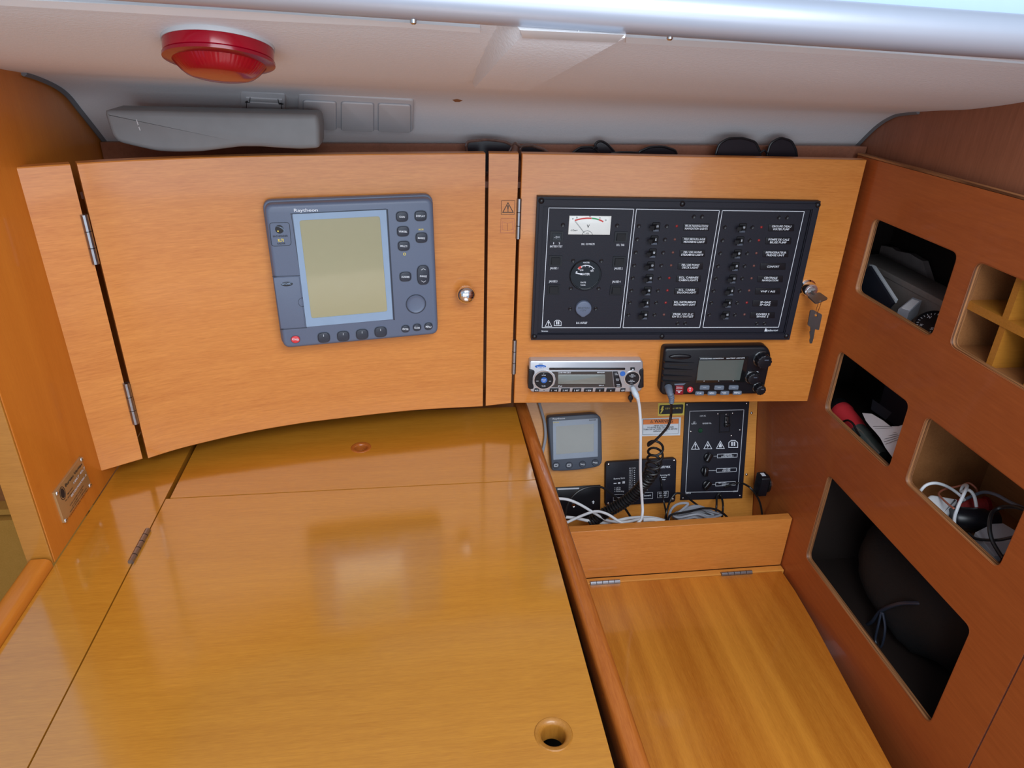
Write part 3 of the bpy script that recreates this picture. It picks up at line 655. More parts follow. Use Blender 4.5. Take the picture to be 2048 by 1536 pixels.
def book(g, fr, c, r, w):
    x, y = c; P = [(x - r, y - r * .35), (x - r * .45, y - r * .85), (x + r * .45, y - r * .85), (x + r, y - r * .35), (x + r, y + r * .75), (x - r, y + r * .75)]
    a = ccw(fr.q(P, w)); k = fr.k(x, y, w); g.ring(a, inset(a, 0.14 * r * k), w - 0.0005, w)
    for sx in (-1, 1): g.prism(fr.q([(x + sx * r * .10, y - r * .5), (x + sx * r * .42, y - r * .5), (x + sx * r * .42, y + r * .35), (x + sx * r * .10, y + r * .35)], w), w - 0.0005, w)
warn_triangle(g, FP, cA(273, 1283), 7.6, WB + 0.0004); book(g, FP, cA(362, 1278), 7.4, WB + 0.0004)
g.text(FP, 'batiline', *cB(935, 1356), *cB(985, 1356), 18 * s_, WB + 0.0003); g.text(FP, '1024F', *cB(990, 1355), *cB(1036, 1355), 13 * s_, WB + 0.0003); g.prism(FP.q([cB(905, 1357), cB(916, 1328), cB(924, 1328), cB(934, 1357)], WB), WB - 0.0005, WB + 0.0003)
GT = g
# breaker rows
NL = ['FEUX NAVIGATION|NAVIGATION LIGHTS', 'FEU MOUILLAGE|MOORING LIGHT', 'FEU DE HUNE|STEAMING LIGHT', 'FEU DE PONT|DECK LIGHT', 'ECL. CABINES|CABIN LIGHTS', 'ECL. CARRE|SALOON LIGHT', 'ECL. INSTRUMENTS|INSTRUMENT LIGHT', 'PRISE 12V D.C|12V D.C OUTLET']
NR = ["GROUPE D'EAU|WATER PUMP", 'POMPE DE CALE|BILGE PUMP', 'REFRIGERATEUR|FRIDGE UNIT', 'CONFORT', 'CENTRALE|NAVIGATION', 'VHF / AIS', 'SP-GAZ|SP-GAS', 'DIVERS 2|SPARE 2']
def mix(a, b, f): return (a[0] + (b[0] - a[0]) * f, a[1] + (b[1] - a[1]) * f)
def lettering(g, t, c, wdt, h, w):     # centred lines in frame units
    ls = t.split('|')
    for i, s in enumerate(ls):
        vs, fs = glyphs(s); lo, hi = min(v[0] for v in vs), max(v[0] for v in vs)
        ww = wdt * min(1.0, len(s) / 16.0 + 0.12); kx = ww / (hi - lo); ky = h / 0.72
        y0 = c[1] - h / 2 + ((len(ls) - 1) / 2 - i) * h * 1.35
        g.add([(c[0] - ww / 2 + (x - lo) * kx, y0 + y * ky, w) for x, y in vs], fs)
gs = G(); gs.lathe((0, 0, 0), [(0.0036, WB - 0.001), (0.0036, WB + 0.0006), (0.0030, WB + 0.0010), (0.0016, WB + 0.0004)], 14)
screw0 = None; spots = []
gl = G(); first = True
ROWS = []
for colm in (dict(t0=cA(1293, 350), t1=cA(1182, 1197), l0=cA(1505, 347), l1=cA(1382, 1197), a0=cA(1140, 345), a1=cA(1040, 1197), b0=cA(1408, 347), b1=cA(1290, 1197), n0=[cB(130, 322), cB(376, 322), cB(374, 389), cB(128, 389)], n1=[cB(10, 1172), cB(240, 1172), cB(236, 1229), cB(4, 1229)], names=NL),
             dict(t0=cB(683, 360), t1=cB(525, 1197), l0=cB(878, 357), l1=cB(715, 1195), a0=cB(525, 357), a1=cB(375, 1197), b0=cB(788, 357), b1=cB(622, 1197), n0=[cB(944, 327), cB(1192, 327), cB(1188, 395), cB(940, 395)], n1=[cB(772, 1172), cB(1008, 1172), cB(1003, 1229), cB(766, 1229)], names=NR)):
    L = lambda k0, k1, i: mix(FP.at(*colm[k0], WB), FP.at(*colm[k1], WB), i / 7)
    n0, n1 = FP.q(colm['n0'], WB), FP.q(colm['n1'], WB)
    for i in range(8): ROWS.append((L('t0', 't1', i), L('l0', 'l1', i), L('a0', 'a1', i), L('b0', 'b1', i), [mix(n0[k], n1[k], i / 7) for k in range(4)], colm['names'][i], colm is None))
for i, (t, l, a, b, n4, nm, _) in enumerate(ROWS):
    g = G(); g.prism(rnd(rect(t[0] - 0.0045, t[1] - 0.0075, t[0] + 0.0090, t[1] + 0.0075), 0.002, 3), WB - 0.001, WB + 0.0022, 0.0012)
    br = part('breaker', g, MATTEB, sp)
    g = G(); g.add([(t[0] - 0.0035, t[1] - 0.004, WB + 0.002), (t[0] + 0.003, t[1] - 0.0045, WB + 0.002), (t[0] + 0.003, t[1] + 0.0045, WB + 0.002), (t[0] - 0.0035, t[1] + 0.004, WB + 0.002),
                    (t[0] - 0.0105, t[1] - 0.003, WB + 0.0100), (t[0] - 0.0040, t[1] - 0.0035, WB + 0.0125), (t[0] - 0.0040, t[1] + 0.0035, WB + 0.0125), (t[0] - 0.0105, t[1] + 0.003, WB + 0.0100)],
                   [(3, 2, 1, 0), (4, 5, 6, 7), (0, 1, 5, 4), (1, 2, 6, 5), (2, 3, 7, 6), (3, 0, 4, 7)]); part('toggle', g, MATTEB, br)
    g = G(); g.prism(rect(t[0] - 0.003, t[1] - 0.0085, t[0] + 0.0075, t[1] - 0.0048), WB + 0.0018, WB + 0.0030, 0.0006); part('toggle_foot', g, DGREY, br)
    lettering(gl, ('10', '5', '10', '10', '10', '10', '5', '10', '10', '5', '10', '15', '10', '5', '5', '15')[i], (t[0] + 0.0045, t[1] + 0.0008), 0.013, 0.0038, WB + 0.0025)
    on = i in (0, 4, 5, 6, 8, 9, 14)
    g = G(); g.dome(l, 0.0026, WB - 0.001, 0.0026, 10); part('indicator_light', g, LEDR if on else LEDD, sp)
    g = G(); pl = rnd(n4, 0.0012, 2); g.prism(pl, WB - 0.001, WB + 0.0012, 0.0006); part('label_plate', g, BLACK, sp)
    cx = sum(p[0] for p in n4) / 4; cy = sum(p[1] for p in n4) / 4; lettering(gl, nm, (cx, cy), 0.040, 0.0036, WB + 0.0014)
    spots += [a, b]
for x, y in (cA(412, 335), cA(932, 341), cA(510, 678), cA(779, 680), cA(487, 944), cA(753, 944), cA(481, 1141), cA(726, 1139), cB(228, 255), cB(306, 255), cB(1044, 263), cB(1122, 263), cB(71, 1281), cB(145, 1280), cB(832, 1282), cB(906, 1282)): spots.append(FP.at(x, y, WB))
so = part('panel_screw', gs, BLACK, sp); so.location = so.location + Vector((spots[0][0], spots[0][1], 0))
copies(so, [(p[0] - spots[0][0], p[1] - spots[0][1], 0) for p in spots[1:]])
# rocker switches
for x, y, dark in ((350, 445, 1), (968, 450, 0), (340, 680, 0), (950, 685, 0), (322, 955, 0), (922, 960, 0)):
    c = FP.at(*cA(x, y), WB); g = G(); g.ring(rect(c[0] - 0.0112, c[1] - 0.0092, c[0] + 0.0112, c[1] + 0.0092), rect(c[0] - 0.0082, c[1] - 0.0066, c[0] + 0.0082, c[1] + 0.0066), WB - 0.001, WB + 0.0018)
    g.box(c[0] - 0.0082, c[1] - 0.0066, WB - 0.001, c[0] + 0.0082, c[1] + 0.0066, WB + 0.0004); o = part('rocker_switch', g, BLACK, sp)
    g = G(); u0, u1, v0, v1 = c[0] - 0.0072, c[0] + 0.0076, c[1] - 0.0058, c[1] + 0.0058
    g.add([(u0, v0, WB), (u1, v0, WB), (u1, v1, WB), (u0, v1, WB), (u0, v0, WB + 0.0042), (u1, v0, WB + 0.0046), (u1, v1, WB + 0.0022), (u0, v1, WB + 0.0018)],
          [(3, 2, 1, 0), (4, 5, 6, 7), (0, 1, 5, 4), (1, 2, 6, 5), (2, 3, 7, 6), (3, 0, 4, 7)]); part('rocker', g, GLOSSB if dark else MATTEB, o)
    if dark: lettering(gl, '- O =', (c[0], c[1]), 0.022, 0.0038, WB + 0.0048)
gl.add(GT.v, GT.f); part('white_lettering', gl, PRINT, sp)
# voltmeter, water gauge, outlet
vm = Q(FP, cA, ((475, 248), (879, 252), (863, 432), (462, 428)), WB + 0.002)
g = G(); g.prism(vm, WB - 0.001, WB + 0.0020, 0.0008); vo = part('voltmeter', g, DIALW, sp, 'white voltmeter dial')
def ap(pts): return FP.q([cA(*p) for p in pts], WB + 0.0022)
def band(pts, wd, g):
    P = ap(pts); m = len(P)
    for i in range(m - 1):
        a, b = Vector(P[i]), Vector(P[i + 1]); d = (b - a).normalized(); nn = Vector((-d.y, d.x)) * wd / 2
        g.prism([tuple(a - nn), tuple(b - nn), tuple(b + nn), tuple(a + nn)], WB + 0.0018, WB + 0.0022)
g = G(); band([(527, 293), (560, 283), (600, 275), (640, 271), (688, 272)], 0.0024, g); band([(757, 285), (780, 294), (800, 306)], 0.0024, g); part('red_arc', g, REDPR, vo)
g = G(); band([(690, 272), (725, 276), (757, 285)], 0.0024, g); part('green_arc', g, GREENPR, vo)
g = G(); w = WB + 0.0023
g.text(FP, 'V', *cA(640, 362), *cA(668, 362), 30 * s_, w)
for t, x, y in (('0', 507, 276), ('5', 546, 264), ('10', 672, 254), ('15', 766, 268), ('20', 822, 290)): g.text(FP, t, *cA(x - 7, y + 7), *cA(x + 7, y + 7), 14 * s_, w)
g.text(FP, '-1Om=', *cA(484, 395), *cA(552, 395), 16 * s_, w)
g.line(FP, [cA(612, 408), cA(527, 300)], 0.0004, w - 0.0005, w); g.line(FP, [cA(628, 422), cA(535, 300)], 0.00025, w - 0.0005, w)
P = ap([(597, 428), (605, 410), (622, 396), (648, 391), (672, 398), (688, 412), (696, 430)])
for a, b in zip(P, P[1:]):
    a, b = Vector(a), Vector(b); d = (b - a).normalized(); nn = Vector((-d.y, d.x)) * 0.0003; g.prism([tuple(a - nn), tuple(b - nn), tuple(b + nn), tuple(a + nn)], w - 0.0004, w)
g.text(FP, 'PTE', *cA(636, 424), *cA(660, 424), 13 * s_, w); part('dial_print', g, INK, vo)
c = FP.at(*cA(630, 818), WB + 0.003); rg = 148 * s_ * FP.k(*cA(630, 818), WB)
g = G(); g.lathe(c, [(rg * 1.02, WB - 0.001), (rg * 1.02, WB + 0.0035), (rg * 0.98, WB + 0.0050), (rg * 0.93, WB + 0.0050), (rg * 0.92, WB + 0.0030)], 36, True, True)
wg = part('water_gauge', g, GLOSSB, sp, 'round glossy water gauge with white needle')
g = G(); w = WB + 0.0033
def gp(a, r): return (c[0] + rg * r * math.cos(R(a)), c[1] + rg * r * math.sin(R(a)))
for a0, a1 in ((98, 118), (72, 96), (50, 70), (38, 48)):
    g.prism([gp(a, .68) for a in range(a0, a1 + 1, 4)] + [gp(a, .63) for a in range(a1, a0 - 1, -4)], w - 0.0003, w)
for a in (44, 71, 97, 119, 140): g.prism([gp(a - 1.5, .55), gp(a - 1.5, .7), gp(a + 1.5, .7), gp(a + 1.5, .55)], w - 0.0003, w)
lettering(g, 'WATER', (c[0] - rg * 0.05, c[1] + rg * .08), 0.040, 0.0042, w); lettering(g, '0', (c[0] - rg * .60, c[1] + rg * .22), 0.016, 0.0030, w); lettering(g, '1/4', (c[0] - rg * .28, c[1] + rg * .34), 0.018, 0.0034, w); lettering(g, '4/4', (c[0] + rg * .38, c[1] + rg * .30), 0.018, 0.0034, w)
lettering(g, 'DATE', (c[0] - rg * .12, c[1] - rg * .48), 0.026, 0.0026, w); lettering(g, 'TANK', (c[0] - rg * .12, c[1] - rg * .66), 0.026, 0.0026, w); lettering(g, 'WATER', (c[0] - rg * .02, c[1] + rg * .84), 0.028, 0.0026, w)
n0, n1 = gp(165, 0.22), gp(167, .68); g.prism([(n0[0], n0[1] - .0012), (n0[0], n0[1] + .0012), (n1[0], n1[1] + .0008), (n1[0], n1[1] - .0008)], w, w + 0.0008); part('gauge_print', g, PRINT, wg)
g = G(); g.prism([gp(a, .72) for a in range(120, 139, 3)] + [gp(a, .58) for a in range(138, 119, -3)], w - 0.0003, w); part('red_zone', g, REDPR, wg)
c = FP.at(*cA(610, 1138), WB + 0.004); r = 76 * s_ * FP.k(*cA(610, 1140), WB)
l = [(c[0] + r * math.cos(R(a)), c[1] + r * math.sin(R(a))) for a in range(-40, 221, 13)] + [(c[0] - r * .16, c[1] - r * 1.12), (c[0] + r * .16, c[1] - r * 1.12)]
g = G(); g.prism(l, WB - 0.001, WB + 0.0065, 0.002); oc = part('outlet_cap', g, BLUEG, sp, 'blue-grey rubber outlet cap')
g = G(); lettering(g, 'BENETEAU|12V', (c[0], c[1]), 0.034, 0.0034, WB + 0.0067); part('cap_lettering', g, DGREY, oc)

# ================================================================== car stereo
cS = crop(1040, 690, 0.131836); k_ = 0.131836
st = thing('car_stereo', 'silver car stereo with blue buttons at the lower left of the cabinet door', 'stereo', FP, FP.at(1170, 784, 0))
WS = 0.018
bd = Q(FP, cS, ((163, 243), (1845, 236), (1868, 262), (1868, 640), (1815, 715), (170, 718), (130, 640), (142, 262)), WS)
g = G(); g.prism(rnd(bd, 0.004, 3), 0.0, WS, 0.0025); part('fascia', g, RSILVER, st)
def sbx(x0, y0, x1, y1, r, h, m, name, lab=None, parent=None, h0=-0.001):
    l = rnd(FP.q([cS(x0, y0), cS(x1, y0), cS(x1, y1), cS(x0, y1)], WS), r, 3); g = G(); g.prism(l, WS + h0, WS + h, min(0.0006, h * 0.6)); return part(name, g, m, parent or st, lab)
for pts in (((120, 650), (128, 365), (165, 365), (218, 385), (222, 425), (195, 470), (190, 580), (208, 620), (204, 660), (160, 668)), ((1872, 355), (1875, 640), (1800, 652), (1785, 630), (1815, 560), (1825, 480), (1805, 420), (1808, 385), (1835, 358))):
    g = G(); g.prism(rnd(Q(FP, cS, pts, WS), 0.002, 2), 0.001, WS + 0.002, 0.0012); part('rubber_side', g, BLACK, st)
sbx(440, 343, 1597, 378, 0.0022, 0.0004, GLOSSB, 'disc_slot')
l = Q(FP, cS, ((475, 402), (1400, 398), (1425, 640), (470, 640), (520, 600), (540, 520), (525, 450)), WS); g = G(); g.prism(l, WS - 0.001, WS + 0.0006); dp = part('display_window', g, GLOSSB, st)
sbx(576, 446, 1292, 588, 0.0005, 0.0009, LCDG, 'display', parent=dp)
l = Q(FP, cS, ((1408, 398), (1480, 398), (1545, 600), (1540, 640), (1432, 640)), WS); g = G(); g.prism(rnd(l, 0.001, 2), WS - 0.001, WS + 0.0012, 0.0006); part('side_keys', g, BLACK, st)
def disc(x, y, r, h, m, name, parent, lab=None, base=None):
    c = FP.at(*cS(x, y), WS); r = r * k_ * FP.k(*cS(x, y), WS); b = WS if base is None else base
    g = G(); g.lathe(c, [(r, b - 0.001), (r, b + h * .6), (r * .93, b + h), (0.0002, b + h * 0.9)], 26, False, True); return part(name, g, m, parent, lab)
for x, y, r in ((362, 530, 141), (1700, 503, 106)):
    c = FP.at(*cS(x, y), WS); rr = r * k_ * FP.k(*cS(x, y), WS); g = G(); g.ring(ell(c, rr * 1.16, n=30), ell(c, rr * 1.02, n=30), WS - 0.001, WS + 0.0012); part('dial_ring', g, STEEL, st)
    d_ = disc(x, y, r, 0.0022, BLACK, 'dial', st)
    if x < 500: disc(x, y - 5, 50, 0.0030, BLUE, 'dial_button', d_, 'round blue button')
disc(1557, 434, 40, 0.0014, BLUE, 'button', st, 'round blue button')
g = G(); c = FP.at(*cS(310, 325), WS); kk = k_ * FP.k(*cS(310, 325), WS); g.prism(ell(c, 86 * kk, 28 * kk, 26), WS - 0.001, WS + 0.0005); part('badge', g, BLUE, st, 'blue oval badge')
sbx(1672, 337, 1742, 383, 0.0015, 0.0010, BLACK, 'eject_key')
for x, hw in ((252, 38), (515, 68), (687, 68), (860, 68), (1037, 68), (1210, 68), (1377, 68), (1558, 40)):
    l = rnd(FP.q([cS(x - hw + 8, 655), cS(x + hw + 4, 653), cS(x + hw - 6, 708), cS(x - hw - 4, 710)], WS), 0.0010, 2); g = G(); g.prism(l, WS - 0.001, WS + 0.0012, 0.0006); part('preset_key', g, BLACK, st)
g = G(); w = WS + 0.0014
for t, x, wd in (('MUTE', 252, 50), ('1   >II', 515, 84), ('2  INT', 687, 80), ('3  RPT', 860, 80), ('4  RDM', 1037, 80), ('5', 1210, 18), ('6', 1377, 18), ('AS/PS', 1560, 52)): g.ctext(FP, t, *cS(x, 690), wd * k_, 22 * k_, w)
for t, x, y, wd, h in (('VOLUME', 360, 460, 62, 14), ('+', 360, 440, 16, 14), ('VOLUME', 357, 622, 58, 14), ('BAND', 264, 548, 36, 12), ('DISP', 456, 550, 30, 12)): g.ctext(FP, t, *cS(x, y), wd * k_, h * k_, WS + 0.0024)
for t, x, y, wd, h in (('TRK>>I', 1705, 450, 44, 12), ('TUNE/TRK', 1705, 470, 100, 12), ('UP', 1702, 488, 40, 10), ('DOWN', 1692, 535, 44, 10), ('TUNE/TRK', 1692, 553, 100, 12), ('I<<', 1692, 578, 30, 12), ('LOC', 1455, 428, 36, 12), ('X-BASS', 1462, 450, 52, 12), ('MENU', 1480, 518, 48, 14), ('AUX', 1478, 538, 44, 10), ('BAND', 1490, 600, 50, 14), ('AUDIO', 1495, 624, 56, 12)): g.ctext(FP, t, *cS(x, y), wd * k_, h * k_, WS + 0.0026)
g.text(FP, 'MODE', *cS(328, 535), *cS(394, 535), 15 * k_, WS + 0.0034); g.text(FP, 'OFF', *cS(340, 556), *cS(384, 556), 13 * k_, WS + 0.0034); g.text(FP, 'Jensen', *cS(258, 346), *cS(372, 344), 24 * k_, WS + 0.0007)
g.text(FP, 'CD MP3 WMA USB SD', *cS(578, 430), *cS(772, 428), 18 * k_, WS + 0.0008); g.text(FP, 'MR4220I', *cS(1172, 426), *cS(1282, 424), 16 * k_, WS + 0.0008); g.text(FP, '50W x 4', *cS(1196, 622), *cS(1272, 621), 15 * k_, WS + 0.0008); g.text(FP, 'iPod', *cS(578, 632), *cS(634, 632), 18 * k_, WS + 0.0008)
g.prism(FP.q([cS(1692, 376), cS(1728, 376), cS(1711, 354)], WS), WS, WS + 0.0012); part('white_lettering', g, PRINT, st)
g = G(); g.prism(ell(FP.at(*cS(365, 683), WS), 0.0012, n=10), WS - 0.001, WS + 0.0004); g.text(FP, 'MARINE', *cS(285, 296), *cS(342, 295), 12 * k_, WS + 0.0004); part('dark_mark', g, INK, st)
g = G(); g.prism(ell(FP.at(*cS(1676, 800), 0.014), 0.0048, 0.0056, 16), 0.012, 0.017, 0.001); g.prism(FP.q([cS(1662, 700), cS(1696, 700), cS(1692, 770), cS(1664, 770)], 0.014), 0.0135, 0.016); g.prism(FP.q([cS(1660, 835), cS(1694, 835), cS(1690, 862), cS(1664, 862)], 0.014), 0.013, 0.016); part('rubber_cap', g, BLACK, st, 'black rubber socket cap hanging loose')

# ================================================================== VHF radio
cV = crop(1300, 680, 0.131836)
vh = thing('marine_radio', 'black marine radio with grey screen at the lower right of the cabinet door', 'radio', FP, FP.at(1430, 790, 0))
WV = 0.022
bv = Q(FP, cV, ((215, 128), (1780, 104), (1838, 190), (1838, 300), (1730, 780), (1640, 826), (200, 842), (150, 790), (165, 640)), WV)
g = G(); g.prism(rnd(bv, 0.008, 4), 0.0, WV, 0.005); part('housing', g, BLACK, vh)
l = Q(FP, cV, ((742, 262), (1492, 242), (1438, 640), (686, 648)), WV); g = G(); g.prism(rnd(l, 0.001, 2), WV - 0.001, WV + 0.0012, 0.0005); sb = part('screen_bezel', g, GLOSSB, vh)
l = Q(FP, cV, ((745, 312), (1427, 300), (1360, 608), (708, 610)), WV + 0.0012); g = G(); g.prism(l, WV + 0.0006, WV + 0.0016); part('screen', g, LCDD, sb)
for y, x0, x1 in ((335, 208, 672), (438, 195, 655), (538, 188, 640), (622, 178, 600)):
    a, b = FP.at(*cV(x0, y - 6), WV), FP.at(*cV(x1, y + 12), WV); d = 0.0024
    g = G(); g.add([(a[0], a[1] - d, WV - 0.001), (b[0], b[1] - d * .4, WV - 0.001), (b[0], b[1] + d * .4, WV - 0.001), (a[0], a[1] + d, WV - 0.001), (a[0] + .001, a[1] - d * .3, WV + 0.0040), (b[0], b[1], WV + 0.0006), (a[0] + .001, a[1] + d * .3, WV + 0.0040)],
                   [(3, 2, 1, 0), (0, 1, 5, 4), (4, 5, 6), (5, 2, 3, 6), (1, 2, 5), (3, 0, 4, 6)]); part('speaker_louver', g, BLACK, vh)
    g = G(); a = FP.at(*cV((x0 + x1) / 2, y + 46), WV); g.prism(rect(a[0] - 0.018, a[1] - 0.0012, a[0] + 0.018, a[1] + 0.0012), WV - 0.001, WV + 0.0003); part('speaker_slot', g, DARK, vh)
g = G(); c = FP.at(*cV(455, 250), WV); g.prism(ell(c, 0.0215, 0.0055, 26), WV - 0.001, WV + 0.0035, 0.003); part('badge_boss', g, BLACK, vh)
for x, y, r, h in ((1738, 330, 112, 0.017), (1582, 595, 92, 0.010), (1685, 760, 78, 0.015)):
    c = FP.at(*cV(x - 16, y - 10), WV + h * 0.6); r = r * k_ * FP.k(*cV(x, y), WV); g = G()
    l = []
    for i in range(48):
        a = 2 * math.pi * i / 48; q = r * (1.0 if i % 4 < 2 else 0.93); l.append((c[0] + q * math.cos(a), c[1] + q * math.sin(a)))
    g.prism(l, WV + 0.002, WV + h, 0.002); kn = part('knob', g, BLACK, vh); g = G(); g.lathe(c, [(r * 1.18, WV - 0.001), (r * 1.15, WV + 0.0012), (r * .9, WV + 0.0024)], 28); part('knob_base', g, GLOSSB, kn)
    g = G(); g.prism(rect(c[0] - r * .1, c[1] + r * .25, c[0] + r * .45, c[1] + r * .42), WV + h - 0.0005, WV + h + 0.0003); part('knob_mark', g, DGREY, kn)
def vbx(x, y, hw, hh, m, name, lab=None, h=0.0022):
    l = rnd(FP.q([cV(x - hw + 8, y - hh), cV(x + hw + 4, y - hh), cV(x + hw - 4, y + hh), cV(x - hw - 4, y + hh)], WV), 0.0022, 3); g = G(); g.prism(l, WV - 0.001, WV + h, 0.001); return part(name, g, m, vh, lab)
vbx(440, 755, 62, 68, mat('distress_cover', (0.25, 0.012, 0.02), 0.25, coat=0.5), 'distress_button', 'dark red square distress button', 0.003)
c = FP.at(*cV(606, 750), WV); g = G(); g.lathe(c, [(0.0060, WV - 0.001), (0.0060, WV + 0.0015), (0.0054, WV + 0.0022), (0.0002, WV + 0.002)], 24, False, True); part('channel_button', g, RED, vh, 'round red button')
for x, y in ((825, 718), (1045, 720), (1265, 717)): vbx(x, y, 75, 32, GREYB, 'soft_key')
for x, y in ((748, 806), (937, 806), (1130, 801), (1320, 799)): vbx(x, y, 68, 29, GREYB, 'menu_key')
g = G(); w = WV + 0.0024
for t, x, y, wd, h in (('CLR', 748, 808, 66, 20), ('CALL', 937, 798, 70, 16), ('MENU', 937, 814, 70, 12), ('H/L', 1130, 798, 60, 16), ('SQL', 1130, 814, 40, 12), ('MENU', 1320, 801, 90, 24), ('-', 828, 722, 50, 10), ('-', 1050, 722, 50, 10), ('-', 1268, 720, 50, 10), ('16', 606, 732, 34, 20), ('S', 606, 764, 24, 20)): g.ctext(FP, t, *cV(x, y), wd * k_, h * k_, w)
g.ctext(FP, 'DISTRESS', *cV(445, 728), 90 * k_, 14 * k_, WV + 0.0032); g.ctext(FP, 'HOLD DOWN', *cV(440, 768), 88 * k_, 14 * k_, WV + 0.0032); g.prism(FP.q([cV(418, 782), cV(466, 780), cV(440, 806)], WV + 0.003), WV + 0.002, WV + 0.0032)
g.text(FP, 'STANDARD HORIZON', *cV(762, 292), *cV(1112, 286), 16 * k_, WV + 0.0014); g.text(FP, 'MATRIX AIS/GPS', *cV(1160, 288), *cV(1436, 280), 17 * k_, WV + 0.0014); g.text(FP, 'PUSH-SEL', *cV(1488, 498), *cV(1650, 490), 18 * k_, WV + 0.0003)
for x, y in ((820, 624), (1042, 622), (1262, 618)): g.prism(ell(FP.at(*cV(x, y), WV + 0.0012), 0.0008, n=8), WV + 0.001, WV + 0.0014)
part('white_lettering', g, PRINT, vh)
g = G(); l = FP.q([cV(365, 662), cV(540, 655), cV(505, 680), cV(375, 682)], WV); g.prism(l, WV - 0.001, WV + 0.0012); part('distress_hinge', g, GREYB, vh)

# small notices on the filler strip
FF = Fr((0.1215, 1.1943, 0), (0.0487, -0.0021, 0), (0, 0, 1))
for lab, kind, c4 in (('small square sticker with a warning triangle on the filler strip', '!', ((1003, 401), (1030, 401), (1029, 429), (1002, 429))), ('small square sticker with an open manual below the warning triangle', 'b', ((1002, 437), (1029, 437), (1028, 466), (1001, 466)))):
    l = FF.q(c4, 0.0012); t = thing('sticker', lab, 'sticker', FF, l[3]); g = G(); g.prism(l, 0.0004, 0.0010); part('base', g, DOORW, t)
    cx, cy = sum(p[0] for p in c4) / 4, sum(p[1] for p in c4) / 4; g = G(); g.ring(l, inset(ccw(l), 0.0006), 0.0008, 0.0012)
    if kind == '!': warn_triangle(g, FF, (cx, cy + 1), 12, 0.0012)
    else:
        for sx in (-1, 1):
            for a, b in (((0, -5), (10, -8)), ((10, -8), (10, 8)), ((10, 8), (0, 10)), ((0, -5), (0, 10))): g.line(FF, [(cx + sx * a[0], cy + a[1]), (cx + sx * b[0], cy + b[1])], 0.0006, 0.0009, 0.0012)
    part('print', g, mat('sticker_ink', (0.05, 0.03, 0.02), 0.6) if kind == '!' else COPPER, t)

# ================================================================== instruments in the recess
cI, cJ = crop(1060, 800, 0.16927), crop(1280, 790, 0.175747)
iv = thing('instrument_display', 'small grey marine instrument with a glossy square screen on the recess back', 'instrument', FB, FB.at(1150, 935, 0))
WI = 0.022
fr4 = Q(FB, cI, ((207, 200), (845, 158), (855, 778), (700, 810), (540, 830), (400, 840), (260, 838)), WI)
g = G(); g.prism(rnd(fr4, [0.005, 0.008, 0.008, 0.02, 0.02, 0.02, 0.008], 3), 0.0, WI, 0.003); part('housing', g, DGREY, iv)
bz = Q(FB, cI, ((270, 248), (800, 215), (800, 668), (275, 706)), WI); lc = Q(FB, cI, ((308, 310), (755, 280), (752, 607), (308, 643)), WI)
g = G(); g.ring(bz, lc, WI - 0.001, WI + 0.0006); b_ = part('screen_surround', g, mat('instrument_glass', (0.20, 0.24, 0.31), 0.2, coat=0.2), iv)
g = G(); g.prism(inset(ccw(lc), -0.0006), WI - 0.001, WI + 0.0004); part('screen', g, mat('instrument_lcd', (0.16, 0.15, 0.12), 0.08, coat=0.3), b_)
g = G(); gi = G(); w = WI + 0.0014
for i, (x, y) in enumerate(((310, 773), (462, 772), (620, 758), (770, 738))):
    c = FB.at(*cI(x, y), WI); r = 41 * 0.16927 * FB.k(*cI(x, y), WI); g = G(); g.lathe(c, [(r, WI - 0.001), (r, WI + 0.0006), (r * .9, WI + 0.0012), (0.0002, WI + 0.0010)], 24, False, True); part('button', g, NAVY, iv)
    if i < 2:
        for dx, dy in ((0, 0), (8, -8)): gi.line(FB, [cI(x - 24 + dx, y + 16 + dy), cI(x + 14 + dx, y + 14 + dy), cI(x + 14 + dx, y - 10 + dy), cI(x - 24 + dx, y - 8 + dy)], 0.0006, w - 0.0004, w, True)
    else: gi.ctext(FB, ('TRACK', 'PAGES')[i - 2], *cI(x, y + 2), 54 * .16927, 16 * .16927, w, 0.4)
gi.text(FB, 'Raytheon', *cI(268, 232), *cI(413, 225), 20 * .16927, WI + 0.0003); part('white_lettering', gi, PRINT, iv)
g = G(); g.text(FB, 'ST60', *cI(274, 274), *cI(342, 270), 14 * .16927, WI + 0.0009); part('yellow_lettering', g, YEL, iv)
g = G(); g.text(FB, 'RADAR', *cI(700, 246), *cI(780, 241), 14 * .16927, WI + 0.0009); part('dark_lettering', g, INK, iv)

xr = thing('inverter_panel', 'black inverter control panel with rounded corners behind the coiled cord', 'panel', FB, FB.at(1280, 1010, 0))
WX = 0.012
g = G(); g.prism(rnd(FB.q([(1211.5, 925), (1353.5, 916), (1351, 1004.5), (1210.6, 1013)], WX), 0.008, 4), 0.0, WX, 0.002); part('housing', g, BLACKP, xr)
for x, y in ((1217.4, 928.8), (1216.6, 1007), (1348.5, 921), (1346, 998.5)):
    g = G(); g.dome(FB.at(x, y, WX), 0.0036, WX - 0.0005, 0.0022, 12); part('screw', g, STEEL, xr)
g = G(); w = WX + 0.0004
g.text(FB, 'xantrex', *cJ(190, 836), *cJ(347, 828), 30 * .1757, w); g.text(FB, 'Battery State', *cI(990, 940), *cI(1122, 928), 18 * .16927, w); g.text(FB, 'DC Volts', *cI(1172, 815), *cI(1250, 808), 14 * .16927, w)
for i in range(12): g.text(FB, '%.1f' % (15.5 - 0.4 * i), *cI(1172 - i * .3, 838 + i * 20.5), *cI(1212 - i * .3, 835 + i * 20.5), 13 * .16927, w)
for i in range(10): g.prism(FB.q([cI(1228, 828 + i * 24), cI(1240, 827 + i * 24), cI(1240, 836 + i * 24), cI(1228, 837 + i * 24)], w), w - 0.0004, w)
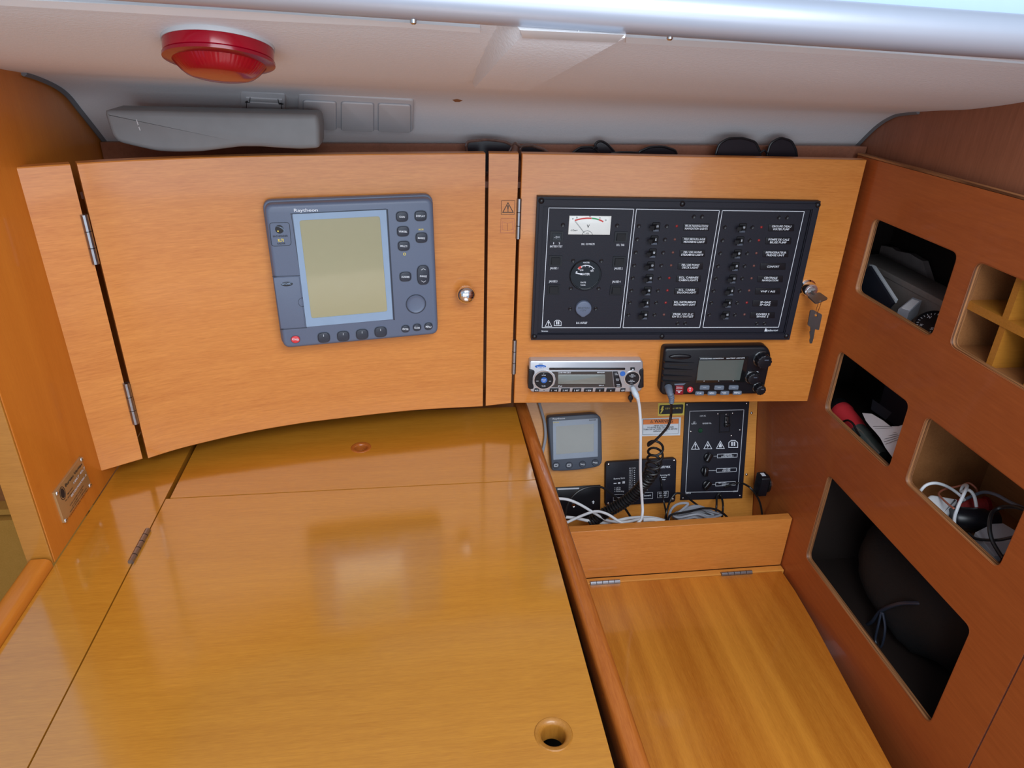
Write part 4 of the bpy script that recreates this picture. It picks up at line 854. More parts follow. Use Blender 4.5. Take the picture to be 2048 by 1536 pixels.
for x0, y0, x1, y1 in ((988, 982, 1022, 990), (1040, 972, 1068, 990), (1092, 962, 1122, 986)): g.prism(FB.q([cI(x0, y0), cI(x1, y0 - 2), cI(x1, y1), cI(x0, y1 + 2)], w), w - 0.0004, w)
for t, y in (('AC In', 1045), ('Fault', 1065), ('Inverting', 1086)): g.text(FB, t, *cI(1020, y), *cI(1020 + 10 * len(t), y - 2), 16 * .16927, w); g.prism(ell(FB.at(*cI(1003, y - 6), w), 0.0009, n=8), w - 0.0004, w)
for x0, x1, y0, y1 in ((985, 1105, 1115, 1190), (1338, 1450, 1092, 1168)): g.line(FB, [cI(x0, y0 + 6), cI(x1, y0), cI(x1, y1 - 4), cI(x0, y1)], 0.0006, w - 0.0004, w, True)
g.text(FB, 'Charge', *cI(1000, 1165), *cI(1092, 1160), 20 * .16927, w); g.text(FB, 'Invert', *cI(1352, 1140), *cI(1430, 1134), 20 * .16927, w); g.text(FB, 'AC', *cI(1366, 1065), *cI(1392, 1064), 14 * .16927, w)
g.line(FB, [cJ(200, 1105), cJ(322, 1094), cJ(320, 1162), cJ(198, 1170)], 0.0006, w - 0.0004, w, True); g.text(FB, 'POWER', *cJ(215, 1130), *cJ(308, 1124), 18 * .1757, w); g.text(FB, 'SHARE', *cJ(220, 1156), *cJ(300, 1150), 16 * .1757, w)
g.text(FB, 'Incoming AC', *cJ(230, 920), *cJ(342, 915), 16 * .1757, w); g.text(FB, 'Breaker', *cJ(240, 944), *cJ(302, 941), 15 * .1757, w); g.text(FB, 'Amps', *cJ(252, 968), *cJ(290, 966), 14 * .1757, w); part('white_lettering', g, PRINT, xr)

ac = thing('shore_power_panel', 'tall black shore power panel with white symbols on the recess back', 'panel', FB, FB.at(1425, 1000, 0))
WA = 0.004
g = G(); g.prism(FB.q([(1371, 806), (1499, 802), (1484.7, 996.5), (1361, 1000.5)], WA), 0.0, WA, 0.0005); part('face_plate', g, BLACKP, ac)
g = G(); w = WA + 0.0004; g.line(FB, [cJ(567, 185), cJ(1183, 168), cJ(1113, 1095), cJ(520, 1108)], 0.0011, w - 0.0004, w, True)
for c_, mk in (((630, 580), '!'), ((772, 574), 'bolt'), ((915, 570), 'drop')): warn_triangle(g, FB, cJ(*c_), 9.0, w, mk)
book(g, FB, cJ(1061, 560), 9.6, w)
for x0, y0, x1, y1, kx in ((882, 674, 1108, 716, 840), (872, 838, 1097, 880, 780), (862, 994, 1087, 1036, 815)):
    g.line(FB, [cJ(x0, y0), cJ(x1, y0 - 9), cJ(x1 - 2, y1 - 9), cJ(x0 - 2, y1)], 0.0009, w - 0.0004, w, True); g.line(FB, [cJ(kx, (y0 + y1) / 2 + 2), cJ(x0, (y0 + y1) / 2)], 0.0007, w - 0.0004, w)
for t, x0, x1, y in (('GENERAL', 950, 1050, 690), ('SHORE SUPPLY', 925, 1065, 708), ('WATER', 940, 1030, 850), ('HEATER', 938, 1028, 869), ('BATTERY', 895, 985, 1008), ('CHARGER', 930, 1015, 1026), ('110V AC', 682, 750, 247), ('110V', 606, 630, 318), ('SUPPLY', 586, 644, 336), ('REVERSE POL.', 712, 815, 332), ('LIMOUX', 520, 580, 1126), ('LIMOUX', 1060, 1116, 1104)):
    g.text(FB, t, *cJ(x0, y), *cJ(x1, y - 4), 15 * .1757, w)
part('white_lettering', g, PRINT, ac)
for x, y in ((888, 215), (1055, 207), (580, 415), (1138, 398), (1040, 462), (1138, 1145), (490, 1175), (537, 112), (1215, 95)):
    g = G(); g.dome(FB.at(*cJ(x, y), WA), 0.0027, WA - 0.0005, 0.0018, 12); part('screw', g, STEEL, ac)
g = G(); c = FB.at(*cJ(685, 402), WA); g.lathe(c, [(0.0054, WA - 0.001), (0.0054, WA + 0.002), (0.0042, WA + 0.003), (0.0002, WA + 0.0032)], 18, False, True); part('indicator_light', g, mat('green_lens', (0.01, 0.06, 0.03), 0.2, coat=0.5), ac, 'dark green indicator lens')
l = FB.q([cJ(905, 205), cJ(1030, 200), cJ(1022, 424), cJ(897, 428)], WA); g = G(); g.ring(l, inset(ccw(l), 0.0022), WA - 0.001, WA + 0.0022); bk_ = part('main_breaker', g, BLACK, ac)
g = G(); c = FB.at(*cJ(982, 300), WA); g.prism(rnd(rect(c[0] - 0.0045, c[1] - 0.013, c[0] + 0.0045, c[1] + 0.012), 0.001, 2), WA - 0.001, WA + 0.004, 0.001); g.prism(rect(c[0] - 0.006, c[1] - 0.0095, c[0] + 0.006, c[1] - 0.004), WA, WA + 0.010, 0.0015); part('breaker_lever', g, GLOSSB, bk_)
for y in (222, 310):
    g = G(); c = FB.at(*cJ(983, y), WA + 0.004); g.dome(c, 0.0026, WA + 0.0038, 0.0012, 10); part('screw', g, KEYM, bk_)
for x, y, a in ((780, 712, 60), (745, 870, 85), (765, 1026, 50)):
    c = FB.at(*cJ(x, y), WA + 0.008); g = G(); g.lathe(c, [(0.0090, WA - 0.0005), (0.0084, WA + 0.004), (0.0068, WA + 0.005)], 18); br = part('breaker_button', g, BLACK, ac)
    d = Vector((math.cos(R(a)), math.sin(R(a)))) * 0.0105; nn = Vector((-d.y, d.x)) * 0.50; C2 = Vector(c); g = G()
    g.prism(rnd([tuple(C2 - d - nn), tuple(C2 + d - nn), tuple(C2 + d + nn), tuple(C2 - d + nn)], 0.002, 3), WA + 0.0045, WA + 0.015, 0.002); part('breaker_cap', g, GLOSSB, br)

ws = thing('warning_sticker', 'white and orange warning sticker on the recess back', 'sticker', FB, FB.at(1320, 872, 0))
l = FB.q([cJ(22, 268), cJ(467, 254), cJ(456, 458), cJ(17, 470)], 0.0006); g = G(); g.prism(l, 0.0, 0.0006); part('paper', g, WSTICK, ws)
g = G(); g.prism(FB.q([cJ(38, 282), cJ(440, 270), cJ(438, 326), cJ(36, 336)], 0.0008), 0.0005, 0.0009); part('orange_band', g, ORANGE, ws)
g = G(); w = 0.0012; g.line(FB, [cJ(36, 280), cJ(442, 268), cJ(434, 440), cJ(30, 452)], 0.0005, w - 0.0004, w, True); g.text(FB, 'WARNING', *cJ(163, 316), *cJ(374, 312), 34 * .1757, w); warn_triangle(g, FB, cJ(132, 303), 3.4, w)
for t, x0, x1, y in (('HIGH VOLTAGE', 160, 330, 357), ('TO AVOID ELECTRIC DANGER', 82, 385, 378), ('TURN OFF AC SUPPLY POWER BEFORE', 38, 425, 400), ('OPENING DOORS', 150, 312, 422)): g.text(FB, t, *cJ(x0, y), *cJ(x1, y - 7), 15 * .1757, w)
part('print', g, INK, ws)
hz_ = thing('hazard_sticker', 'yellow bordered black sticker with lightning bolt at the top of the recess', 'sticker', FB, FB.at(1342, 830, 0))
g = G(); g.prism(FB.q([cJ(208, 92), cJ(512, 86), cJ(502, 230), cJ(204, 238)], 0.0006), 0.0, 0.0006); part('base', g, YEL, hz_)
g = G(); g.prism(rnd(FB.q([cJ(222, 116), cJ(494, 106), cJ(487, 210), cJ(216, 220)], 0.0009), 0.003, 3), 0.0005, 0.0009); part('black_field', g, INK, hz_)
g = G(); w = 0.0012; g.prism(FB.q([cJ(252, 128), cJ(272, 126), cJ(262, 160), cJ(272, 160), cJ(240, 212), cJ(228, 210), cJ(246, 172), cJ(234, 172)], w), w - 0.0003, w); g.text(FB, '110 Volts / 60 Hz', *cJ(288, 164), *cJ(470, 156), 20 * .1757, w); part('yellow_lettering', g, YEL, hz_)

bp = thing('black_plate', 'flat black plate with a chrome button at the bottom left of the recess', 'plate', FB, FB.at(1160, 1040, 0))
g = G(); g.prism(FB.q([(1098, 976), (1201, 970), (1200.5, 1036), (1100, 1042)], 0.003), 0.0, 0.003, 0.0005); part('plate', g, BLACK, bp)
g = G(); g.prism(FB.q([cI(325, 1046), cI(580, 1036), cI(580, 1052), cI(325, 1062)], 0.0034), 0.0028, 0.0034); x, y = cI(748, 1208); g.prism(FB.q([(x, y - 3.4), (x + 3.2, y - .2), (x + 1.2, y - .2), (x + 1.2, y + 3.2), (x - 1.2, y + 3.2), (x - 1.2, y - .2), (x - 3.2, y - .2)], 0.0034), 0.0028, 0.0034); part('print', g, PRINT, bp)
g = G(); c = FB.at(*cI(513, 1243), 0.006); g.lathe(c, [(0.0050, 0.002), (0.0050, 0.006), (0.0040, 0.008), (0.0024, 0.0072), (0.0002, 0.0074)], 20, False, True); part('chrome_button', g, CHROME, bp)

cU = crop(1460, 780, 0.27344)
us = thing('power_socket', 'black plug-in power socket on the side wall of the recess', 'socket', FRW, FRW.at(1536, 975, 0))
c = FRW.at(1534, 966, 0.0); g = G(); g.lathe(c, [(0.021, 0.0), (0.021, 0.003), (0.018, 0.005), (0.0002, 0.005)], 24, True, True); part('base', g, GLOSSB, us)
g = G(); g.prism(rnd(rect(c[0] - 0.013, c[1] - 0.026, c[0] + 0.016, c[1] + 0.024), 0.004, 3), 0.005, 0.024, 0.003); part('plug', g, BLACK, us)
g = G(); g.box(c[0] - 0.006, c[1] + 0.0235, 0.010, c[0] + 0.006, c[1] + 0.0245, 0.019); part('indicator', g, PRINT, us)

# ================================================================== cables
def wp(fr, px, py, w): u, v = fr.at(px, py, w); return fr.o + fr.U * u + fr.V * v + fr.N * w
def fbw(px, py, w): return wp(FB, px, py, w)
def path(pts, n=6): return spline(pts, n)
def cable(label, pts, r, m, name='cable', n=6, group=None):
    P = path(pts, n); g = G(); g.tube(P, r, 8); return single(name, g, m, label, 'cable', W, tuple(P[len(P) // 2]), group)
# white audio lead plugged into the stereo
a = wp(FP, *cS(1705, 645), 0.020); b = wp(FP, *cS(1745, 730), 0.030); c = wp(FP, *cS(1784, 800), 0.034)
wc = thing('audio_lead', 'white audio lead plugged into the car stereo and hanging into the tray', 'cable', W, tuple(c))
g = G(); g.tube([a, a.lerp(b, .15), b, b.lerp(c, .6), c], [0.0042, 0.0050, 0.0058, 0.0056, 0.0040], 12); part('plug', g, mat('pale_plug', (0.55, 0.62, 0.68), 0.35), wc)
P = path([c, ony(1279, 815, 1.150), ony(1281, 850, 1.152), ony(1281, 900, 1.158), ony(1281, 950, 1.165), ony(1284, 1000, 1.170), ony(1285, 1025, 1.165), ony(1280, 1042, 1.160), ony(1262, 1051, 1.155), ony(1240, 1044, 1.165), ony(1214, 1028, 1.185), ony(1190, 1023, 1.20), ony(1160, 1033, 1.205), ony(1132, 1046, 1.20)])
g = G(); g.tube([c] + P[1:], [0.0036] * 3 + [0.0030] * (len(P) - 3), 8); part('lead', g, WCABLE, wc)
cable('white cable crossing down from the rail over the black plate', [ony(1112, 997, 1.19), ony(1135, 999, 1.195), ony(1160, 1009, 1.20), ony(1190, 1027, 1.205), ony(1216, 1041, 1.205), ony(1250, 1044, 1.20), ony(1290, 1037, 1.20), ony(1326, 1040, 1.205)], 0.0030, WCABLE)
cable('white cable lying lowest along the tray behind the retaining board', [ony(1126, 1034, 1.22), ony(1150, 1036, 1.22), ony(1185, 1043, 1.215), ony(1215, 1045, 1.215), ony(1260, 1036, 1.22), ony(1300, 1035, 1.22), ony(1330, 1041, 1.21)], 0.0034, WCABLE)
cable('thick flat white cable end lying left of the grey bundle', [ony(1286, 1040, 1.19), ony(1305, 1039, 1.19), ony(1328, 1043, 1.185)], 0.0046, WCABLE)
# coiled microphone cord
mc = thing('microphone_cord', 'black coiled microphone cord hanging from the marine radio', 'cord', W, tuple(wp(FP, 1341, 800, 0.03)))
a, b, c = wp(FP, *cV(275, 715), 0.022), wp(FP, *cV(300, 800), 0.036), wp(FP, *cV(322, 960), 0.036)
P = path([a, b, b.lerp(c, .5) + Vector((0.002, 0, 0)), c], 8); rr = []
for i in range(len(P)):
    f = i / (len(P) - 1); rr.append((0.0078 - 0.0030 * f) * (1.0 if (i % 3) or f < .35 else 0.80))
g = G(); g.tube(P, rr, 12); part('strain_relief', g, GREYB, mc, 'grey ribbed strain relief')
Pm = path([c, ony(1342, 830, 1.150), ony(1337, 850, 1.152), ony(1325, 866, 1.156), ony(1307, 884, 1.162)], 8)
H = path([ony(1311, 889, 1.170), ony(1310, 915, 1.180), ony(1302, 945, 1.19), ony(1284, 972, 1.20), ony(1262, 994, 1.205), ony(1232, 1014, 1.21), ony(1200, 1032, 1.215), ony(1180, 1046, 1.22)], 40)
L_ = [0.0]
for p, q in zip(H, H[1:]): L_.append(L_[-1] + (q - p).length)
Hx = []; ang = math.pi; s0 = 0.0; i = 0; tot = L_[-1]
T0 = (H[1] - H[0]).normalized(); e1 = Vector((1, 0, 0)); e1 = (e1 - T0 * e1.dot(T0)).normalized()
while s0 < tot:
    while L_[i + 1] < s0: i += 1
    f = (s0 - L_[i]) / max(1e-9, L_[i + 1] - L_[i]); p = H[i].lerp(H[i + 1], f); T = (H[min(i + 2, len(H) - 1)] - H[max(i - 1, 0)]).normalized()
    e1 = (e1 - T * e1.dot(T)).normalized(); e2 = T.cross(e1); u = s0 / tot
    rad_ = 0.0150 if u < .25 else 0.0150 + (0.0110 - 0.0150) * min(1, (u - .25) / .2)
    pitch = 0.0215 if u < 0.18 else 0.0215 + (0.0064 - 0.0215) * min(1.0, (u - 0.18) / 0.25)
    Hx.append(p + e1 * (rad_ * math.cos(ang)) + e2 * (rad_ * math.sin(ang))); ang += 2 * math.pi / 16; s0 += pitch / 16
g = G(); g.tube(Pm[:-1] + [Pm[-1].lerp(Hx[0], .5)] + Hx, 0.0026, 7); part('coiled_lead', g, BCABLE, mc)
# black leads and the grey bundle
cable('thin black lead arching from the rail over the black plate to the inverter panel', [ony(1130, 1034, 1.215), ony(1135, 1010, 1.22), ony(1148, 990, 1.225), ony(1168, 977, 1.23), ony(1195, 973, 1.235), ony(1212, 979, 1.235), ony(1232, 996, 1.235), ony(1248, 1014, 1.235), ony(1262, 1035, 1.235), ony(1268, 1046, 1.23)], 0.0026, BCABLE)
cable('thin black lead from the inverter panel with a pale plug end', [fbw(1321, 956, 0.016), fbw(1324, 975, 0.018), ony(1327, 1000, 1.235), ony(1332, 1025, 1.23), ony(1333, 1046, 1.225)], 0.0020, BCABLE)
cable('black lead rising beside the right end of the inverter panel', [ony(1329, 1046, 1.215), ony(1333, 1025, 1.22), ony(1340, 1003, 1.24), ony(1352, 987, 1.25), ony(1368, 990, 1.25), ony(1385, 1003, 1.25), ony(1405, 1017, 1.245), ony(1425, 1025, 1.24)], 0.0024, BCABLE)
cable('black lead bowing out from the shore power panel to the right', [fbw(1450, 974, 0.012), fbw(1465, 968, 0.020), fbw(1482, 966, 0.022), ony(1500, 975, 1.245), ony(1514, 993, 1.24), ony(1521, 1010, 1.235), ony(1525, 1034, 1.23)], 0.0024, BCABLE)
cable('left one of two black leads dropping below the shore power panel', [fbw(1440, 985, 0.010), fbw(1434, 994, 0.014), ony(1433, 1010, 1.25), ony(1431, 1036, 1.24)], 0.0024, BCABLE)
cable('right one of two black leads dropping below the shore power panel', [fbw(1437, 985, 0.010), fbw(1443, 994, 0.014), ony(1446, 1012, 1.25), ony(1444, 1036, 1.24)], 0.0024, BCABLE)
cable('grey cable hanging beside the left edge of the instrument', [fbw(1076, 798, 0.012), fbw(1083, 822, 0.010), fbw(1089, 845, 0.008), fbw(1091, 870, 0.008), fbw(1088, 892, 0.008), fbw(1082, 915, 0.010)], 0.0032, GCABLE)
random.seed(4)
bn = thing('cable_bundle', 'tangled bundle of grey cable coils lying under the shore power panel', 'cable', W, tuple(ony(1390, 1030, 1.22)))
for k in range(9):
    x0, x1 = 1342 + random.uniform(0, 16), 1446 - random.uniform(0, 26); yt, yb_ = 1017 + random.uniform(-5, 9), 1036 + random.uniform(-3, 3); dy = 1.22 + random.uniform(-0.018, 0.018)
    pts = [ony(x0, yb_ - 4, dy), ony(x0 + 14, yt + 5, dy + .012), ony((x0 + x1) / 2, yt + random.uniform(-3, 3), dy + 0.015), ony(x1 - 12, yt + 8, dy + 0.008), ony(x1, yb_ - 5, dy), ony(x1 - 25, yb_ + 2, dy - .012), ony((x0 + x1) / 2, yb_ - random.uniform(0, 6), dy - .014), ony(x0 + 12, yb_ + 1, dy - .008), ony(x0, yb_ - 4, dy)]
    g = G(); g.tube(spline(pts, 5), 0.0028, 7); part('coil', g, GCABLE, bn)
g = G(); g.tube(spline([ony(1336, 1044, 1.20), ony(1342, 1020, 1.205), ony(1356, 1008, 1.21), ony(1376, 1007, 1.21), ony(1366, 1018, 1.20), ony(1350, 1030, 1.20)], 5), 0.0028, 7); part('coil', g, GCABLE, bn)
cable('black cable looping over the top of the grey cable bundle', [ony(1334, 1046, 1.195), ony(1342, 1030, 1.195), ony(1375, 1024, 1.195), ony(1405, 1017, 1.20), ony(1428, 1018, 1.20), ony(1445, 1026, 1.20), ony(1456, 1036, 1.20)], 0.0024, BCABLE)

# ================================================================== overhead
fl = liner_frame(438, 86, 4)
lf = Fr(fl.o, fl.U, fl.V)
Lm = thing('red_lamp', 'round red cabin lamp with ribbed lens under the white liner', 'lamp', fl, (0, 0, 0.0))
RL = 0.053
g = G(); g.lathe((0, 0, 0), [(RL + 0.001, -0.006), (RL + 0.001, 0.003)], 40); part('base', g, SWITCHW, Lm)
g = G(); g.lathe((0, 0, 0), [(RL - 0.001, 0.002), (RL, 0.003), (RL, 0.0135), (RL - 0.001, 0.0145)], 48); part('lens_band', g, LAMPR, Lm)
g = G(); g.lathe((0, 0, 0), [(RL - 0.002, 0.014), (RL + 0.0010, 0.015), (RL + 0.0010, 0.018), (RL - 0.006, 0.0195)], 48); part('lens_rim', g, LAMPD, Lm)
g = G(); vs = []; nn = 180; prof_ = [(0.046, 0.018), (0.042, 0.023), (0.0375, 0.0275), (0.033, 0.0310), (0.028, 0.0325), (0.012, 0.0333), (0.0004, 0.0334)]
for k, (r, w) in enumerate(prof_):
    for i in range(nn): t = 2 * math.pi * i / nn; q = r * (1 + (0.010 if (i % 3 == 0 and k < 4) else 0)); vs.append((q * math.cos(t), q * math.sin(t), w))
fs = [(k * nn + i, k * nn + (i + 1) % nn, (k + 1) * nn + (i + 1) % nn, (k + 1) * nn + i) for k in range(len(prof_) - 1) for i in range(nn)]
fs.append(tuple(range((len(prof_) - 1) * nn, len(prof_) * nn))); g.add(vs, fs); part('ribbed_lens', g, LAMPR, Lm)
g = G(); g.lathe((0.004, 0.012, 0), [(0.003, 0.018), (0.003, 0.030), (0.002, 0.032)], 12); part('bulb', g, LAMPD, Lm)

fs_ = liner_frame(700, 232, 3)
def plate_at(label, quad, name):
    t = thing(name, label, 'switch' if 'switch' in name else 'socket', fs_, fs_.at(*quad[2], 0)); l = rnd(fs_.q(quad, 0.010), 0.007, 4)
    g = G(); g.prism(l, -0.004, 0.010, 0.003); part('frame', g, SWITCHW, t); return t
t = plate_at('white triple switch plate on the liner right of the grey cover', [(597, 187), (828, 200), (826, 265), (596, 252)], 'triple_switch')
for x0, x1, y0, y1 in ((607, 672, 201, 258), (683, 747, 204, 261), (757, 821, 207, 263)):
    l = rnd(fs_.q([(x0, y0), (x1, y0 + 3), (x1, y1 + 2), (x0, y1)], 0.011), 0.005, 4); g = G(); g.prism(l, 0.009, 0.0125, 0.0015); b_ = part('rocker', g, SWITCHW, t)
    g = G(); g.ring(inset(l, -0.0012), inset(l, -0.0001), 0.0085, 0.0103); part('gap', g, GCABLE, b_)
t = plate_at('white socket plate with a hinged flap behind the grey cover', [(481, 181), (571, 187), (571, 248), (481, 244)], 'wall_socket')
l = fs_.q([(494, 203), (562, 207), (562, 246), (494, 242)], 0.011); g = G(); g.prism(rnd(l, 0.003, 3), 0.009, 0.0122, 0.001); fl_ = part('flap', g, SWITCHW, t)
g = G(); l = fs_.q([(492, 195), (564, 199), (564, 206), (492, 202)], 0.011); g.prism(l, 0.009, 0.0115, 0.001); part('flap_hinge', g, SWITCHW, fl_)
g = G(); g.line(fs_, [(491, 205), (499, 205.5), (500, 197)], 0.0008, 0.011, 0.0125); g.line(fs_, [(566, 209), (558, 208.5), (556, 200)], 0.0008, 0.011, 0.0125); g.line(fs_, [(493, 242), (493, 203), (563, 207), (563, 246)], 0.0008, 0.009, 0.0106); part('gap', g, INK, fl_, kind='stuff')
# chip in the gelcoat
g = G(); pc = liner_frame(914, 203, 3); g.prism(pc.q([(905, 200), (914, 198), (925, 201), (919, 204), (910, 204)], 0.0006), 0.0, 0.0006)
single('paint_chip', g, CUBW, 'small brown chip in the white liner right of the triple switch', 'chip', pc, (0, 0, 0))

# grey moulded cover lying on the door top
FC = Fr((0, 1.135, 0), (1, 0, 0), (0, 0, 1))
pr = [(206, 220), (634, 229), (639, 250), (639, 297), (600, 299), (560, 297), (520, 294), (480, 294), (440, 299), (400, 304), (350, 305), (312, 303), (270, 294), (234, 285), (222, 270), (214, 246)]
l = FC.q(pr, 0); l = [(u, max(v, 0.5145)) for u, v in l]
g = G(); g.prism(rnd(l, [0.004, 0.004, 0.01, 0.008] + [0.006] * 12, 2), -0.062, 0.0, 0.007)
cv = thing('moulded_cover', 'grey moulded plastic cover lying on top of the cupboard door', 'cover', FC, (-0.2, 0.515, -0.03)); part('shell', g, GREYC, cv)
g = G()
for p in (((480, 490), (275, 250)),): g.line(FC, [(273, 240), (277, 252), (280, 260)], 0.0012, -0.001, 0.0004)
part('scratch', g, SWITCHW, cv)

# sunglasses on the shelf
FG = Fr((0, 1.238, 0), (1, 0, 0), (0, 0, 1))
def glasses(label, lenses, frame, y, extra=(), rim=0.0022):
    f = Fr((0, y, 0), (1, 0, 0), (0, 0, 1)); ls = [[(u, max(v, 0.4655)) for u, v in rnd(f.q(q, 0), 0.006, 3)] for q in lenses]
    cx = sum(p[0] for p in ls[0]) / len(ls[0]); t = thing('sunglasses', label, 'sunglasses', f, (cx, 0.464, 0))
    for l in ls:
        g = G(); g.tube([(u, v, 0) for u, v in l] + [(l[0][0], l[0][1], 0)], rim, 8); part('rim', g, frame, t)
        g = G(); g.prism(inset(ccw(l), 0.0004), -0.0008, 0.0008); part('lens', g, LENS, t)
    for e in extra: g = G(); g.tube([(*f.at(x, yy, 0), w) for x, yy, w in e], rim * 0.9, 8); part('temple' if len(e) > 3 else 'bridge', g, frame, t)
    return t
glasses('tortoiseshell sunglasses lying behind the gap of the filler strip', [[(932, 291), (936, 283), (972, 279), (1008, 283), (1026, 291), (1017, 306), (1008, 345), (950, 345), (934, 308)], [(1041, 293), (1062, 291), (1085, 298), (1098, 307), (1094, 345), (1052, 345), (1040, 312)]],
        TORT, 1.245, [[(1022, 291, 0), (1030, 285, 0.003), (1042, 295, 0)]], 0.0026)
glasses('folded black sunglasses with one lens sticking up above the switch panel', [[(1142, 308), (1160, 295), (1185, 294), (1200, 306), (1196, 340), (1150, 340)], [(1189, 288), (1200, 281), (1213, 287), (1231, 306), (1226, 335), (1206, 335)]], BLACK, 1.235, [[(1186, 298, 0), (1190, 294, 0.002), (1194, 296, 0)]])
glasses('low black sunglasses between the folded pair and the large pair', [[(1276, 304), (1301, 294), (1326, 293), (1351, 301), (1354, 312), (1345, 340), (1285, 340)]], BLACK, 1.228, [[(1222, 307, 0), (1240, 304, 0.002), (1260, 304, 0.003), (1280, 306, 0)]])
glasses('large black sunglasses standing upright at the right end of the shelf', [[(1430, 313), (1438, 288), (1456, 277), (1485, 276), (1511, 284), (1522, 308), (1510, 345), (1440, 345)], [(1533, 312), (1541, 286), (1561, 275), (1583, 282), (1592, 300), (1594, 316), (1585, 345), (1540, 345)]], BLACK, 1.205, [[(1519, 306, 0), (1527, 300, 0.003), (1535, 307, 0)]])

# ================================================================== name plate on the left wall
cN = crop(90, 900, 0.104167); kn_ = 0.104167
np_ = thing('name_plate', 'brass coloured engraved plate screwed to the left wall', 'plate', FLW, FLW.at(130, 1046, 0))
g = G(); g.prism(Q(FLW, cN, ((180, 822), (692, 130), (888, 655), (378, 1400)), 0.003), 0.0, 0.003, 0.0006); part('plate', g, PLATE, np_)
for x, y in ((238, 828), (706, 178), (866, 676), (402, 1348)):
    g = G(); g.dome(FLW.at(*cN(x, y), 0.003), 0.0042, 0.0025, 0.003, 12); part('screw', g, STEEL, np_)
g = G(); w = 0.0034
def ntext(t, x0, y0, x1, y1, h): g.text(FLW, t, *cN(x0, y0), *cN(x1, y1), h * kn_, w)
ntext('Bureau Veritas', 400, 715, 715, 285, 62)
for t, x0, y0, x1, y1, h in (('Modele:', 440, 860, 540, 722, 26), ('No. identification:', 400, 990, 560, 770, 26), ('NAVIRE CONFORME AUX EXIGENCES', 485, 1080, 742, 690, 22), ('DU REGLEMENT ET CERTIFIE', 528, 1088, 735, 760, 22), ('BUILDER CERTIFIED IN COMPLIANCE', 490, 1200, 800, 740, 22), ('CHANTIER NAVAL', 475, 1300, 835, 755, 26)): ntext(t, x0, y0, x1, y1, h)
c = FLW.at(*cN(342, 830), w); g.ring(ell(c, 0.0078, 0.0105, 24), ell(c, 0.0070, 0.0096, 24), w - 0.0004, w); g.prism(ell(c, 0.0052, 0.0078, 20), w - 0.0004, w); part('dark_lettering', g, INK, np_)
g = G(); ntext('1867 40.7', 555, 655, 770, 345, 46); ntext('BEY00700A900 A', 510, 905, 800, 480, 44); part('white_lettering', g, PRINT, np_)

# ================================================================== things in the cubbies
def xs(cf, pts, x): return [onx(*cf(*p), x) for p in pts]
c1, c2, c3 = crop(1690, 420, 0.169252), crop(1640, 690, 0.169340), crop(1800, 820, 0.214905)
P = xs(c1, ((300, 640), (330, 430), (430, 418), (560, 445), (600, 480), (640, 490), (770, 515), (840, 560), (915, 602), (960, 740), (1010, 900), (700, 800)), 0.935)
single('plastic_bag', slab(P, 0.012, (1, 0, 0)), BAGP, 'crumpled translucent plastic bag standing at the back of the top cubby', 'bag', W, tuple(P[0]))
p0, p1 = onx(*c1(330, 655), 0.860), onx(*c1(1180, 1055), 0.860); zt = (p0.z + p1.z) / 2
bx = thing('carton', 'long grey carton lying in the top cubby in front of the plastic bag', 'box', W, (0.88, 1.0, 0.246))
g = G(); g.box(0.860, 0.898, 0.246, 0.915, 1.27, zt - 0.004, 0.001); part('body', g, GREYBOX, bx); g = G(); g.box(0.858, 0.898, zt - 0.0105, 0.917, 1.27, zt - 0.0005, 0.002); part('lid', g, GREYBOX, bx)
P = xs(c1, ((285, 660), (565, 1100), (480, 1190), (330, 1190), (120, 1000), (140, 830)), 0.815); bk1 = thing('booklet', 'dark booklet with a pale edge leaning in the left of the top cubby', 'book', W, tuple(P[2]))
part('cover', slab(P, 0.005, (1, 0, 0.0)), NAVYBOX, bk1)
P2 = xs(c1, ((285, 645), (330, 660), (590, 1060), (570, 1100)), 0.826); part('pages', slab(P2, 0.006, (1, 0, 0)), PAPER, bk1)
P = [onx(*c1(*p), x) for *p, x in ((630, 1172, 0.806), (800, 1032, 0.842), (908, 1070, 0.846), (755, 1212, 0.81))]
cb = thing('clear_box', 'small clear plastic box with a printed label in the top cubby', 'box', W, tuple(P[0])); part('body', slab(P, 0.026, (0, 0, -1)), CLEAR, cb); P = [p + Vector((0, 0, 0.0006)) for p in P]; m_ = sum(P, Vector()) / 4
part('label', slab([p.lerp(m_, 0.25) for p in P], 0.0005, (0, 0, -1)), PAPER, cb)
pc = onx(*c1(1015, 1340), 0.822); fk = Fr(pc, (0.35, -0.9, 0.1), (0.75, 0.25, 0.6)); fk = Fr(pc, fk.U, (fk.V - fk.U * fk.V.dot(fk.U)))
cp = thing('compass', 'black hand compass with white dial letters at the right of the top cubby', 'compass', fk, (0, 0, 0))
g = G(); g.lathe((0, 0, 0), [(0.026, -0.018), (0.027, -0.002), (0.0265, 0.002), (0.023, 0.003), (0.0225, 0.001)], 32); part('case', g, BLACK, cp)
g = G()
for i in range(24): a = 2 * math.pi * i / 24; d = Vector((math.cos(a), math.sin(a))); nn = Vector((-d.y, d.x)) * 0.0004; g.prism([tuple(d * .018 - nn), tuple(d * .0215 - nn), tuple(d * .0215 + nn), tuple(d * .018 + nn)], 0.001, 0.0014)
for i, t in enumerate('NESW'): a = R(90 - 90 * i + 40); lettering(g, t, (0.0135 * math.cos(a), 0.0135 * math.sin(a)), 0.028, 0.005, 0.0016)
part('dial_print', g, PRINT, cp)
